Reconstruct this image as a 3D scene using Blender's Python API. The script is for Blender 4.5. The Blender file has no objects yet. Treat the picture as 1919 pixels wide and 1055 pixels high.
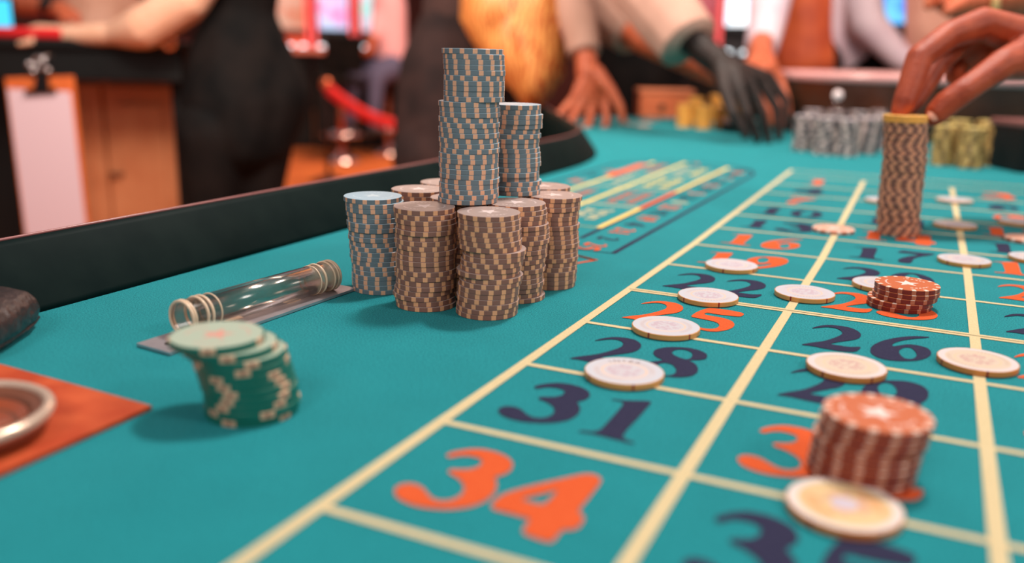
import bpy, bmesh, math, random
import numpy as np
from mathutils import Vector, Matrix
random.seed(7)
PI = math.pi
sc = bpy.context.scene
COL = sc.collection

# ------------------------------------------------------------------ camera, world, lights, exposure
FPX = 1644.2247
RM = np.array([[0.9015933732828391, 0.4319666994248337, 0.023111898244983803],
               [0.1272001233060546, -0.21366654674421692, -0.9685900760555652],
               [-0.4134604187626618, 0.8762142303058176, -0.24758656006776225]])
CAMP = np.array([0.18029116, -0.22476176, 0.15653591])
cd = bpy.data.cameras.new('camera')
cam = bpy.data.objects.new('camera', cd)
COL.objects.link(cam)
cd.sensor_width = 36.0
cd.sensor_fit = 'HORIZONTAL'
cd.lens = FPX / 1919 * 36.0
cd.clip_start = 0.01
cd.clip_end = 60
M = Matrix.Identity(4)
for i in range(3):
    M[i][0] = RM[0][i]; M[i][1] = -RM[1][i]; M[i][2] = -RM[2][i]; M[i][3] = CAMP[i]
cam.matrix_world = M
cd.dof.use_dof = True
cd.dof.focus_distance = 0.565
cd.dof.aperture_fstop = (cd.lens / 1000.0) / 0.0095
sc.camera = cam

vs = sc.view_settings
vs.view_transform = 'Standard'; vs.look = 'None'; vs.gamma = 1.0; vs.use_curve_mapping = False
vs.exposure = -0.12

wd = bpy.data.worlds.new('world'); sc.world = wd; wd.use_nodes = True
bgn = wd.node_tree.nodes['Background']
bgn.inputs[0].default_value = (0.95, 0.82, 0.80, 1); bgn.inputs[1].default_value = 0.30

def area(name, loc, target, size, power, col):
    l = bpy.data.lights.new(name, 'AREA'); l.energy = power; l.color = col; l.size = size; l.shape = 'DISK'
    o = bpy.data.objects.new(name, l); COL.objects.link(o)
    o.location = loc
    o.rotation_euler = (Vector(target) - Vector(loc)).to_track_quat('-Z', 'Y').to_euler()
    return o
area('table_lamp_key', (0.14, 1.10, 2.0), (0.0, 0.35, 0), 0.16, 31, (1.0, 0.95, 0.92))
area('table_lamp_right', (1.9, 0.2, 1.5), (-0.05, 0.3, 0.05), 0.5, 19, (1.0, 0.90, 0.83))
area('fill_near', (0.0, -1.3, 1.35), (-0.05, 0.3, 0.05), 0.7, 14, (1.0, 0.88, 0.82))  # unseen fill light, added to brighten the chip edges facing the camera
area('fill_left', (-1.0, 0.7, 1.25), (-2.0, 2.4, -0.1), 0.7, 46, (1.0, 0.84, 0.72))  # added fill light, no visible source, lifts the cabinet and clipboard
area('fill_dealers', (0.1, 1.3, 2.2), (-0.4, 2.3, 0.1), 0.7, 40, (1.0, 0.78, 0.62))  # unseen fill, added to brighten the dealers' waistcoat and sleeves
area('ceiling_lamp_back', (-3.0, 5.6, 2.6), (-3.0, 6.5, -0.5), 1.2, 170, (1.0, 0.58, 0.40))
area('ceiling_lamp_far_right', (1.6, 2.4, 2.4), (0.6, 2.9, 0.1), 0.9, 34, (1.0, 0.74, 0.62))

# ------------------------------------------------------------------ helpers
def W(u, v, d):
    "world point seen at photograph pixel (u, v) at depth d"
    q = np.array([(u - 959.5) / FPX, (v - 527.5) / FPX, 1.0]) * d
    return Vector((CAMP + RM.T @ q).tolist())
def T(u, v, z=0.0):
    "world point on the horizontal plane at height z"
    q = RM.T @ np.array([(u - 959.5) / FPX, (v - 527.5) / FPX, 1.0])
    s = (z - CAMP[2]) / q[2]
    return Vector((CAMP + s * q).tolist())
def depth(p): return float(RM[2] @ (np.array(p) - CAMP))
RGT = Vector((RM[0][0], RM[0][1], 0)).normalized()
FWD = Vector((RM[2][0], RM[2][1], 0)).normalized()

def lin(c):
    return tuple((x / 255 / 12.92) if x / 255 <= 0.04045 else ((x / 255 + 0.055) / 1.055) ** 2.4 for x in c)

def mat(name, rgb, rough=0.5, metal=0.0, spec=0.5, rgb2=None, scale=50, detail=3, bump=0.0, bscale=None, sheen=0.0,
        emit=None, estr=0.0, coat=0.0, sss=0.0):
    m = bpy.data.materials.new(name); m.use_nodes = True
    nt = m.node_tree; n = nt.nodes; b = n['Principled BSDF']
    c1 = lin(rgb) + (1,)
    b.inputs['Base Color'].default_value = c1
    b.inputs['Roughness'].default_value = rough
    b.inputs['Metallic'].default_value = metal
    b.inputs['Specular IOR Level'].default_value = spec
    if sheen:
        b.inputs['Sheen Weight'].default_value = sheen
        b.inputs['Sheen Roughness'].default_value = 0.4
    if coat: b.inputs['Coat Weight'].default_value = coat
    if sss:
        b.inputs['Subsurface Weight'].default_value = sss
        b.inputs['Subsurface Radius'].default_value = (0.012, 0.004, 0.002)
        b.inputs['Subsurface Scale'].default_value = 0.5
    if emit:
        b.inputs['Emission Color'].default_value = lin(emit) + (1,)
        b.inputs['Emission Strength'].default_value = estr
    if rgb2 or bump:
        tc = n.new('ShaderNodeTexCoord')
        if rgb2:
            nz = n.new('ShaderNodeTexNoise'); nz.inputs['Scale'].default_value = scale; nz.inputs['Detail'].default_value = detail
            nt.links.new(tc.outputs['Object'], nz.inputs['Vector'])
            cr = n.new('ShaderNodeValToRGB')
            cr.color_ramp.elements[0].position = 0.35; cr.color_ramp.elements[1].position = 0.65
            cr.color_ramp.elements[0].color = c1; cr.color_ramp.elements[1].color = lin(rgb2) + (1,)
            nt.links.new(nz.outputs['Fac'], cr.inputs['Fac'])
            nt.links.new(cr.outputs['Color'], b.inputs['Base Color'])
        if bump:
            nb = n.new('ShaderNodeTexNoise'); nb.inputs['Scale'].default_value = bscale or scale; nb.inputs['Detail'].default_value = 4
            nt.links.new(tc.outputs['Object'], nb.inputs['Vector'])
            bp = n.new('ShaderNodeBump'); bp.inputs['Strength'].default_value = bump; bp.inputs['Distance'].default_value = 0.002
            nt.links.new(nb.outputs['Fac'], bp.inputs['Height'])
            nt.links.new(bp.outputs['Normal'], b.inputs['Normal'])
    return m

def clear_mat(name, tint, edge=0.55, rough=0.04):
    "clear acrylic: transparent, with reflection growing toward grazing angles"
    m = bpy.data.materials.new(name); m.use_nodes = True
    nt = m.node_tree; n = nt.nodes; n.remove(n['Principled BSDF'])
    out = n['Material Output']
    tr = n.new('ShaderNodeBsdfTransparent'); tr.inputs[0].default_value = lin(tint) + (1,)
    gl = n.new('ShaderNodeBsdfGlossy'); gl.inputs['Roughness'].default_value = rough
    lw = n.new('ShaderNodeLayerWeight'); lw.inputs[0].default_value = 0.5
    p = n.new('ShaderNodeMath'); p.operation = 'POWER'; p.inputs[1].default_value = 2.6
    q = n.new('ShaderNodeMath'); q.operation = 'MULTIPLY_ADD'; q.inputs[1].default_value = edge; q.inputs[2].default_value = 0.05
    nt.links.new(lw.outputs['Facing'], p.inputs[0]); nt.links.new(p.outputs[0], q.inputs[0])
    mx = n.new('ShaderNodeMixShader')
    nt.links.new(q.outputs[0], mx.inputs[0]); nt.links.new(tr.outputs[0], mx.inputs[1]); nt.links.new(gl.outputs[0], mx.inputs[2])
    nt.links.new(mx.outputs[0], out.inputs[0])
    return m

def tag(o, label=None, cat=None, group=None, kind=None):
    if label: o['label'] = label
    if cat: o['category'] = cat
    if group: o['group'] = group
    if kind: o['kind'] = kind
    return o
def thing(name, label, cat, loc=(0, 0, 0), rotz=0.0, group=None):
    o = bpy.data.objects.new(name, None); COL.objects.link(o)
    o.location = loc; o.rotation_euler = (0, 0, rotz); o.empty_display_size = 0.02
    return tag(o, label, cat, group)
def link(name, me, m=None, parent=None):
    o = bpy.data.objects.new(name, me); COL.objects.link(o)
    if m is not None:
        me.materials.clear(); me.materials.append(m)
    if parent is not None: o.parent = parent
    return o
def obj(name, bm, m, parent=None, smooth=False, world=False):
    me = bpy.data.meshes.new(name)
    bmesh.ops.recalc_face_normals(bm, faces=bm.faces)
    bm.to_mesh(me); bm.free()
    if smooth:
        for p in me.polygons: p.use_smooth = True
    o = link(name, me, m, parent)
    if world and parent is not None: unparent_offset(o, parent)
    return o
def unparent_offset(o, parent):
    "mesh was built in world coordinates: cancel the parent's placement"
    pm = Matrix.Translation(parent.location) @ parent.rotation_euler.to_matrix().to_4x4()
    o.matrix_parent_inverse = pm.inverted()
def box(bm, c, s, rotz=0.0, bevel=0.0, seg=2, mtx=None):
    r = bmesh.ops.create_cube(bm, size=1.0)
    vv = r['verts']
    for v in vv: v.co = Vector((v.co.x * s[0], v.co.y * s[1], v.co.z * s[2]))
    if bevel:
        es = list({e for v in vv for e in v.link_edges})
        rr = bmesh.ops.bevel(bm, geom=es, offset=bevel, segments=seg, profile=0.6, affect='EDGES', clamp_overlap=True)
        vv = list({v for f in rr['faces'] for v in f.verts} | {v for v in vv if v.is_valid})
    mm = Matrix.Translation(Vector(c)) @ Matrix.Rotation(rotz, 4, 'Z')
    if mtx is not None: mm = mm @ mtx
    bmesh.ops.transform(bm, matrix=mm, verts=vv)
    return vv
def lathe(bm, prof, seg=32, c=(0, 0, 0), axis=None):
    "prof: list of (r, z); closed caps where r == 0"
    c = Vector(c)
    q = Vector((0, 0, 1)).rotation_difference(Vector(axis)) if axis is not None else None
    rings = []
    for r, z in prof:
        if r < 1e-9:
            p = Vector((0, 0, z)); p = (q @ p if q else p) + c
            rings.append([bm.verts.new(p)])
        else:
            ring = []
            for i in range(seg):
                a = 2 * PI * i / seg
                p = Vector((r * math.cos(a), r * math.sin(a), z)); p = (q @ p if q else p) + c
                ring.append(bm.verts.new(p))
            rings.append(ring)
    for a, b in zip(rings, rings[1:]):
        for i in range(seg):
            j = (i + 1) % seg
            if len(a) == 1 and len(b) == 1: break
            if len(a) == 1: bm.faces.new((a[0], b[i], b[j]))
            elif len(b) == 1: bm.faces.new((a[i], a[j], b[0]))
            else: bm.faces.new((a[i], a[j], b[j], b[i]))
def tube(bm, pts, r, seg=10, cap=True):
    pts = [Vector(p) for p in pts]; rs = r if isinstance(r, (list, tuple)) else [r] * len(pts)
    rings = []; n0 = None
    for i, p in enumerate(pts):
        t = (pts[min(i + 1, len(pts) - 1)] - pts[max(i - 1, 0)]).normalized()
        if n0 is None:
            n0 = t.cross(Vector((0, 0, 1)))
            if n0.length < 0.05: n0 = t.cross(Vector((1, 0, 0)))
            n0.normalize()
        else:
            n0 = (n0 - t * n0.dot(t)).normalized()
        b0 = t.cross(n0)
        rings.append([bm.verts.new(p + (n0 * math.cos(2 * PI * k / seg) + b0 * math.sin(2 * PI * k / seg)) * rs[i]) for k in range(seg)])
    for a, b in zip(rings, rings[1:]):
        for i in range(seg):
            j = (i + 1) % seg
            bm.faces.new((a[i], a[j], b[j], b[i]))
    if cap:
        bm.faces.new(rings[0][::-1]); bm.faces.new(rings[-1])
def torus(bm, c, R, r, axis=(0, 0, 1), seg=32, sub=8):
    q = Vector((0, 0, 1)).rotation_difference(Vector(axis)); c = Vector(c)
    g = []
    for i in range(seg):
        a = 2 * PI * i / seg
        g.append([bm.verts.new(q @ Vector(((R + r * math.cos(2 * PI * k / sub)) * math.cos(a), (R + r * math.cos(2 * PI * k / sub)) * math.sin(a), r * math.sin(2 * PI * k / sub))) + c) for k in range(sub)])
    for i in range(seg):
        for k in range(sub):
            bm.faces.new((g[i][k], g[(i + 1) % seg][k], g[(i + 1) % seg][(k + 1) % sub], g[i][(k + 1) % sub]))
def hull(bm, pts):
    vs = [bm.verts.new(p) for p in pts]
    r = bmesh.ops.convex_hull(bm, input=vs)
    bmesh.ops.delete(bm, geom=list({g for g in r['geom_interior'] + r['geom_unused'] if isinstance(g, bmesh.types.BMVert)}), context='VERTS')
_sph = None
def ball(c, r, sq=(1, 1, 1)):
    global _sph
    if _sph is None:
        t = bmesh.new(); bmesh.ops.create_icosphere(t, subdivisions=2, radius=1.0); _sph = [v.co.copy() for v in t.verts]; t.free()
    c = Vector(c)
    return [c + Vector((v.x * r * sq[0], v.y * r * sq[1], v.z * r * sq[2])) for v in _sph]
def blob(name, chains, m, parent, voxel=0.012, smooth=4, extra=None, world=True, cut=None):
    "one continuous surface grown around chains of (point, radius) joints"
    bm = bmesh.new()
    for ch in chains:
        for (p0, r0), (p1, r1) in zip(ch, ch[1:]):
            hull(bm, ball(p0, r0) + ball(p1, r1))
        if len(ch) == 1: hull(bm, ball(ch[0][0], ch[0][1]))
    if extra:
        for pts in extra: hull(bm, pts)
    me = bpy.data.meshes.new(name); bm.to_mesh(me); bm.free()
    o = bpy.data.objects.new(name, me); COL.objects.link(o)
    rm = o.modifiers.new('remesh', 'REMESH'); rm.mode = 'VOXEL'; rm.voxel_size = voxel; rm.use_smooth_shade = True
    if smooth:
        sm = o.modifiers.new('smooth', 'SMOOTH'); sm.factor = 0.5; sm.iterations = smooth
    dg = bpy.context.evaluated_depsgraph_get()
    me2 = bpy.data.meshes.new_from_object(o.evaluated_get(dg))
    o.modifiers.clear(); o.data = me2; bpy.data.meshes.remove(me)
    me2.name = name
    if cut:   # a cuff: cut the cloth off square and close it
        b2 = bmesh.new(); b2.from_mesh(me2)
        r = bmesh.ops.bisect_plane(b2, geom=list(b2.verts) + list(b2.edges) + list(b2.faces), plane_co=cut[0], plane_no=cut[1], clear_outer=True)
        ed = [e for e in r['geom_cut'] if isinstance(e, bmesh.types.BMEdge)]
        try: bmesh.ops.holes_fill(b2, edges=ed, sides=0)
        except Exception: pass
        b2.to_mesh(me2); b2.free()
    me2.materials.clear(); me2.materials.append(m)
    for p in me2.polygons: p.use_smooth = True
    if parent is not None:
        o.parent = parent
        if world: unparent_offset(o, parent)
    return o
ORD = ['', 'first', 'second', 'third', 'fourth', 'fifth', 'sixth', 'seventh', 'eighth', 'ninth', 'tenth', 'eleventh', 'twelfth', 'thirteenth',
       'fourteenth', 'fifteenth', 'sixteenth', 'seventeenth', 'eighteenth', 'nineteenth', 'twentieth']
def ordinal(k):
    if k <= 20: return ORD[k]
    if k == 30: return 'thirtieth'
    return ('twenty-' if k < 30 else 'thirty-') + ORD[k % 10]

# ------------------------------------------------------------------ materials
def felt_material():
    m = mat('felt', (22, 136, 146), rough=0.95, spec=0.12, sheen=0.06)
    nt = m.node_tree; n = nt.nodes; b = n['Principled BSDF']
    tc = n.new('ShaderNodeTexCoord')
    fine = n.new('ShaderNodeTexNoise'); fine.inputs['Scale'].default_value = 1100; fine.inputs['Detail'].default_value = 2
    big = n.new('ShaderNodeTexNoise'); big.inputs['Scale'].default_value = 22; big.inputs['Detail'].default_value = 5
    for x in (fine, big): nt.links.new(tc.outputs['Object'], x.inputs['Vector'])
    r1 = n.new('ShaderNodeValToRGB'); r1.color_ramp.elements[0].position = 0.3; r1.color_ramp.elements[1].position = 0.7
    r1.color_ramp.elements[0].color = lin((8, 103, 113)) + (1,); r1.color_ramp.elements[1].color = lin((38, 152, 159)) + (1,)
    nt.links.new(fine.outputs['Fac'], r1.inputs['Fac'])
    mx = n.new('ShaderNodeMix'); mx.data_type = 'RGBA'; mx.blend_type = 'MULTIPLY'
    r2 = n.new('ShaderNodeValToRGB'); r2.color_ramp.elements[0].position = 0.3; r2.color_ramp.elements[1].position = 0.7
    r2.color_ramp.elements[0].color = (0.88, 0.90, 0.90, 1); r2.color_ramp.elements[1].color = (1.0, 1.0, 1.0, 1)
    nt.links.new(big.outputs['Fac'], r2.inputs['Fac'])
    mx.inputs[0].default_value = 1.0
    nt.links.new(r1.outputs['Color'], mx.inputs[6]); nt.links.new(r2.outputs['Color'], mx.inputs[7])
    nt.links.new(mx.outputs[2], b.inputs['Base Color'])
    bp = n.new('ShaderNodeBump'); bp.inputs['Strength'].default_value = 0.35; bp.inputs['Distance'].default_value = 0.0006
    nt.links.new(fine.outputs['Fac'], bp.inputs['Height']); nt.links.new(bp.outputs['Normal'], b.inputs['Normal'])
    return m
FELT = felt_material()
def print_mat(name, a, b2):
    return mat(name, a, rough=0.9, spec=0.15, rgb2=b2, scale=1200, detail=2, bump=0.3, bscale=1500)
P_CREAM = print_mat('print_cream', (200, 184, 142), (210, 196, 156))
P_ORANGE = print_mat('print_orange', (202, 82, 40), (212, 94, 50))
P_NAVY = print_mat('print_navy', (38, 40, 66), (48, 48, 74))
P_THREAD = print_mat('print_thread', (110, 95, 70), (125, 108, 80))
P_YELLOW = print_mat('print_yellow', (225, 195, 105), (232, 204, 120))

RAIL = mat('rail_leather', (4, 22, 22), rough=0.5, spec=0.05, rgb2=(12, 28, 27), scale=30)
WOOD = mat('warm_wood', (176, 98, 58), rough=0.4, rgb2=(196, 118, 72), scale=9, detail=6)
DWOOD = mat('dark_wood', (72, 36, 24), rough=0.3, rgb2=(92, 50, 32), scale=12, detail=6)
BLACK = mat('black_laminate', (13, 15, 16), rough=0.55, spec=0.3)
STEEL = mat('steel', (200, 196, 198), rough=0.28, metal=1.0)
BRUSH = mat('brushed_steel', (205, 200, 205), rough=0.42, metal=0.85, rgb2=(185, 180, 188), scale=60)
DARKHOLE = mat('dark_slot', (12, 12, 14), rough=0.6)
ACRYL = clear_mat('acrylic', (246, 240, 236), edge=1.0, rough=0.16)
RINGM = mat('acrylic_ring', (222, 196, 168), rough=0.3)

# ------------------------------------------------------------------ chip materials (flat print and inlays on the chip mesh)
CR, CT = 0.0195, 0.0032
def mth(nt, op, a, b=None, c=None):
    n = nt.nodes.new('ShaderNodeMath'); n.operation = op
    for i, x in enumerate((a, b, c)):
        if x is None: continue
        if isinstance(x, (int, float)): n.inputs[i].default_value = x
        else: nt.links.new(x, n.inputs[i])
    return n.outputs[0]
def mixc(nt, fac, a, b):
    n = nt.nodes.new('ShaderNodeMix'); n.data_type = 'RGBA'
    nt.links.new(fac, n.inputs[0])
    for i, x in ((6, a), (7, b)):
        if isinstance(x, tuple): n.inputs[i].default_value = x
        else: nt.links.new(x, n.inputs[i])
    return n.outputs[2]
def polar(nt):
    tc = nt.nodes.new('ShaderNodeTexCoord'); sp = nt.nodes.new('ShaderNodeSeparateXYZ')
    nt.links.new(tc.outputs['Object'], sp.inputs[0])
    x, y, z = sp.outputs
    r = mth(nt, 'SQRT', mth(nt, 'ADD', mth(nt, 'MULTIPLY', x, x), mth(nt, 'MULTIPLY', y, y)))
    th = mth(nt, 'ARCTAN2', y, x)
    return r, th, z
def star_mask(nt, r, th, R, k=2.82, n=5, rot=0.0):
    s = 2 * PI / n
    a = mth(nt, 'ABSOLUTE', mth(nt, 'SUBTRACT', mth(nt, 'FLOORED_MODULO', mth(nt, 'ADD', th, rot), s), s / 2))
    e = mth(nt, 'ADD', mth(nt, 'COSINE', a), mth(nt, 'MULTIPLY', mth(nt, 'SINE', a), k))
    return mth(nt, 'LESS_THAN', mth(nt, 'MULTIPLY', r, e), R)
def spot_chip(name, face, edge, spot, star, nspot=15, frac=0.36, topspot=None, R=CR, rough=0.38, spot2=None, rimz=0.945):
    m = mat(name, edge, rough=rough, spec=0.5); nt = m.node_tree; b = nt.nodes['Principled BSDF']
    r, th, z = polar(nt)
    f = mth(nt, 'FRACT', mth(nt, 'ADD', mth(nt, 'MULTIPLY', th, nspot / (2 * PI)), 10.0))
    sp = mth(nt, 'LESS_THAN', f, frac)
    onface = mth(nt, 'LESS_THAN', r, R * 0.955)
    inrim = mth(nt, 'GREATER_THAN', r, R * 0.86)
    ec = mixc(nt, sp, lin(edge) + (1,), lin(spot) + (1,))
    if spot2:   # a printed mark inside each edge spot
        f2 = mth(nt, 'COMPARE', f, frac / 2, frac / 7)
        zz = mth(nt, 'COMPARE', z, CT / 2, CT * 0.27)
        ec = mixc(nt, mth(nt, 'MULTIPLY', f2, zz), ec, lin(spot2) + (1,))
    fc = mixc(nt, star_mask(nt, r, th, R * 0.40), lin(face) + (1,), lin(star) + (1,))
    ring = mth(nt, 'COMPARE', r, R * 0.66, R * 0.028)
    dash = mth(nt, 'LESS_THAN', mth(nt, 'FRACT', mth(nt, 'ADD', mth(nt, 'MULTIPLY', th, 30 / (2 * PI)), 10.0)), 0.6)
    gate = mth(nt, 'GREATER_THAN', mth(nt, 'SINE', mth(nt, 'MULTIPLY', th, 3.0)), -0.1)
    fc = mixc(nt, mth(nt, 'MULTIPLY', ring, mth(nt, 'MULTIPLY', dash, gate)), fc, lin(star) + (1,))
    if topspot:
        fc = mixc(nt, mth(nt, 'MULTIPLY', sp, inrim), fc, lin(topspot) + (1,))
    onface = mth(nt, 'MAXIMUM', onface, mth(nt, 'GREATER_THAN', z, CT * (0.87 if topspot else rimz)))  # upper bevel takes the face colour: edge highlight painted in, plus any rim spots
    nt.links.new(mixc(nt, onface, ec, fc), b.inputs['Base Color'])
    return m
def plaque_chip(name, rim, mid, core, edge, mark, R=CR, heart=None):
    "pale value chip: printed rings on the face, gilt edge with a few coloured marks"
    m = mat(name, rim, rough=0.35); nt = m.node_tree; b = nt.nodes['Principled BSDF']
    r, th, z = polar(nt)
    tc = nt.nodes.new('ShaderNodeTexCoord'); nz = nt.nodes.new('ShaderNodeTexNoise'); nz.inputs['Scale'].default_value = 330
    nt.links.new(tc.outputs['Object'], nz.inputs['Vector'])
    c = mixc(nt, mth(nt, 'LESS_THAN', r, R * 0.80), lin(rim) + (1,), lin(mid) + (1,))
    tick = mth(nt, 'MULTIPLY', mth(nt, 'COMPARE', r, R * 0.70, R * 0.055),
               mth(nt, 'MULTIPLY', mth(nt, 'LESS_THAN', mth(nt, 'FRACT', mth(nt, 'ADD', mth(nt, 'MULTIPLY', th, 46 / (2 * PI)), 20.0)), 0.5),
                   mth(nt, 'GREATER_THAN', mth(nt, 'SINE', mth(nt, 'MULTIPLY', th, 2.0)), -0.2)))
    c = mixc(nt, mth(nt, 'MULTIPLY', tick, 0.35), c, lin((170, 130, 110)) + (1,))
    c = mixc(nt, mth(nt, 'MULTIPLY', mth(nt, 'COMPARE', r, R * 0.56, R * 0.03), 0.6), c, lin((236, 196, 160)) + (1,))
    blot = mth(nt, 'MULTIPLY', mth(nt, 'LESS_THAN', r, R * 0.44), mth(nt, 'GREATER_THAN', nz.outputs['Fac'], 0.50))
    c = mixc(nt, mth(nt, 'MULTIPLY', blot, 0.7), c, lin(core) + (1,))
    if heart:
        arc = mth(nt, 'MULTIPLY', mth(nt, 'COMPARE', r, R * 0.55, R * 0.10), mth(nt, 'GREATER_THAN', mth(nt, 'SINE', mth(nt, 'MULTIPLY', th, 2.0)), 0.1))
        c = mixc(nt, mth(nt, 'MULTIPLY', arc, 0.5), c, lin((222, 142, 84)) + (1,))
        c = mixc(nt, mth(nt, 'LESS_THAN', r, R * 0.24), c, lin(heart) + (1,))
    f = mth(nt, 'FRACT', mth(nt, 'ADD', mth(nt, 'MULTIPLY', th, 5 / (2 * PI)), 10.0))
    e = mixc(nt, mth(nt, 'LESS_THAN', f, 0.045), lin(edge) + (1,), lin(mark) + (1,))
    c = mixc(nt, mth(nt, 'GREATER_THAN', r, R * 0.975), c, e)
    nt.links.new(c, b.inputs['Base Color'])
    return m
def chip_mesh(name, m, R=CR, t=CT, seg=60):
    bm = bmesh.new(); bv = 0.00028
    lathe(bm, [(0, 0), (R - bv, 0), (R, bv), (R, t - bv), (R - bv, t), (R * 0.955, t), (0, t)], seg)
    bmesh.ops.recalc_face_normals(bm, faces=bm.faces)
    me = bpy.data.meshes.new(name); bm.to_mesh(me); bm.free(); me.materials.append(m)
    return me
CH = {
 'brown': chip_mesh('brown_chip', spot_chip('brown_chip', (168, 150, 144), (142, 100, 88), (238, 174, 130), (220, 206, 204))),
 'blue': chip_mesh('blue_chip', spot_chip('blue_chip', (156, 188, 204), (112, 127, 136), (238, 180, 146), (190, 212, 222))),
 'orange': chip_mesh('orange_chip', spot_chip('orange_chip', (194, 104, 64), (124, 32, 22), (186, 108, 78), (232, 218, 212), topspot=(240, 218, 202), frac=0.32, R=0.0203), R=0.0203),
 'green': chip_mesh('green_chip', spot_chip('green_chip', (166, 184, 166), (16, 102, 88), (200, 166, 136), (206, 150, 136), nspot=5, frac=0.25, rimz=1.2, spot2=(140, 80, 66), R=0.0205), R=0.0205),
 'cream': chip_mesh('cream_chip', plaque_chip('cream_chip', (194, 200, 210), (197, 197, 204), (186, 164, 178), (212, 150, 82), (150, 40, 30), R=0.0202), R=0.0202),
 'gold': chip_mesh('gold_chip', plaque_chip('gold_chip', (212, 206, 206), (210, 196, 178), (196, 156, 150), (204, 132, 66), (130, 34, 26), R=0.0202), R=0.0202),
 'amber': chip_mesh('amber_chip', plaque_chip('amber_chip', (220, 210, 204), (218, 192, 142), (206, 150, 136), (204, 128, 62), (130, 34, 26), R=0.0202, heart=(200, 192, 204)), R=0.0202),
 'yellow': chip_mesh('yellow_chip', plaque_chip('yellow_chip', (238, 196, 104), (238, 170, 80), (250, 206, 140), (252, 180, 84), (226, 160, 90))),
 'pink': chip_mesh('pink_chip', spot_chip('pink_chip', (226, 166, 140), (196, 112, 86), (240, 210, 196), (244, 226, 220), topspot=(246, 226, 216), nspot=12)),
 'grey': chip_mesh('grey_chip', spot_chip('grey_chip', (196, 190, 200), (62, 62, 68), (206, 180, 172), (220, 214, 220), nspot=6, frac=0.46), seg=24),
 'olive': chip_mesh('olive_chip', spot_chip('olive_chip', (214, 196, 116), (126, 92, 50), (212, 170, 106), (226, 214, 150), nspot=6, frac=0.5), seg=24),
 'rust': chip_mesh('rust_chip', spot_chip('rust_chip', (196, 150, 130), (132, 90, 78), (224, 158, 122), (226, 206, 200), nspot=13, frac=0.44)),
}
def chip(kind, x, y, z, label, group=None, rz=None):
    o = bpy.data.objects.new('poker_chip', CH[kind]); COL.objects.link(o)
    o.location = (x, y, z); o.rotation_euler = (0, 0, random.uniform(0, 2 * PI) if rz is None else rz)
    return tag(o, label, 'poker chip', group)
def stack(kind, x, y, n, where, colour, z0=0.0, t=CT, jit=0.0004, lean=(0, 0), offs=None, group=None, run=0.35):
    rz = random.uniform(0, 6); ph = 2 * PI / 15
    for k in range(n):
        f = k / max(1, n - 1)
        dx = dy = 0.0
        if offs is not None: dx, dy = offs[min(k, len(offs) - 1)]
        jx, jy = random.gauss(0, jit), random.gauss(0, jit)
        rz += random.uniform(-0.03, 0.03) if random.random() < run else random.uniform(0, 6.28)
        chip(kind, x + lean[0] * f + dx + jx, y + lean[1] * f + dy + jy, z0 + k * (t + 0.00002),
             '%s poker chip, %s from the bottom of %s' % (colour, ordinal(k + 1) if k else 'lowest', where), group or where, rz)

# ------------------------------------------------------------------ the roulette table
table = thing('roulette_table', 'teal felt roulette table with printed cream grid and dark padded rail', 'table', (0, 0.4, -0.78))
FZ = 0.0
def railpath(off):
    "left rail: straight along the layout, then swinging away where the table widens toward the dealers"
    pts = [(-0.295 - off, -1.0), (-0.295 - off, 0.5), (-0.295 - off, 0.98)]
    x, y, h = -0.295, 0.98, 0.0
    for k in range(8):
        h += math.radians(3.6); x -= 0.045 * math.sin(h); y += 0.045 * math.cos(h)
        pts.append((x - off * math.cos(h), y - off * math.sin(h)))
    for k in range(4):
        x -= 0.2 * math.sin(h); y += 0.2 * math.cos(h)
        pts.append((x - off * math.cos(h), y - off * math.sin(h)))
    return pts
bm = bmesh.new()
outer = railpath(0.02) + [(-0.45, 2.42), (-0.1, 2.5), (0.8, 2.4), (1.15, 2.0), (1.15, -1.0)]
top = [bm.verts.new((x, y, FZ)) for x, y in outer]; bot = [bm.verts.new((x, y, FZ - 0.03)) for x, y in outer]
bm.faces.new(top); bm.faces.new(bot[::-1])
for i in range(len(top)):
    j = (i + 1) % len(top); bm.faces.new((top[i], bot[i], bot[j], top[j]))
obj('felt_top', bm, FELT, table, world=True)
prof = [(0.0, -0.001), (0.002, 0.004), (0.026, 0.0375), (0.029, 0.0405), (0.033, 0.0410), (0.037, 0.0385), (0.042, 0.030), (0.050, 0.0), (0.050, -0.09), (0.03, -0.09), (0.03, -0.001)]
bm = bmesh.new()
cols = [railpath(o) for o, z in prof]
g = [[bm.verts.new((cols[k][i][0], cols[k][i][1], prof[k][1])) for k in range(len(prof))] for i in range(len(cols[0]))]
for i in range(len(g) - 1):
    for k in range(len(prof)):
        bm.faces.new((g[i][k], g[i + 1][k], g[i + 1][(k + 1) % len(prof)], g[i][(k + 1) % len(prof)]))
bm.faces.new(g[0]); bm.faces.new(g[-1][::-1])
obj('padded_rail', bm, RAIL, table, smooth=True, world=True)
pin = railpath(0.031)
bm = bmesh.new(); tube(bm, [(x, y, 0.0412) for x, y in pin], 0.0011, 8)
obj('rail_highlight', bm, mat('rail_highlight', (150, 92, 90), rough=0.3), table, smooth=True, world=True)  # thin pink strip: the highlight on the rail's upper edge, built in
bm = bmesh.new(); box(bm, (1.20, 0.5, 0.0), (0.10, 3.0, 0.09), bevel=0.02, seg=3)
obj('padded_rail', bm, RAIL, table, world=True)
bm = bmesh.new(); box(bm, (0.42, 0.6, -0.09), (1.36, 3.0, 0.11), bevel=0.01)
obj('apron', bm, DWOOD, table, world=True)
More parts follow.
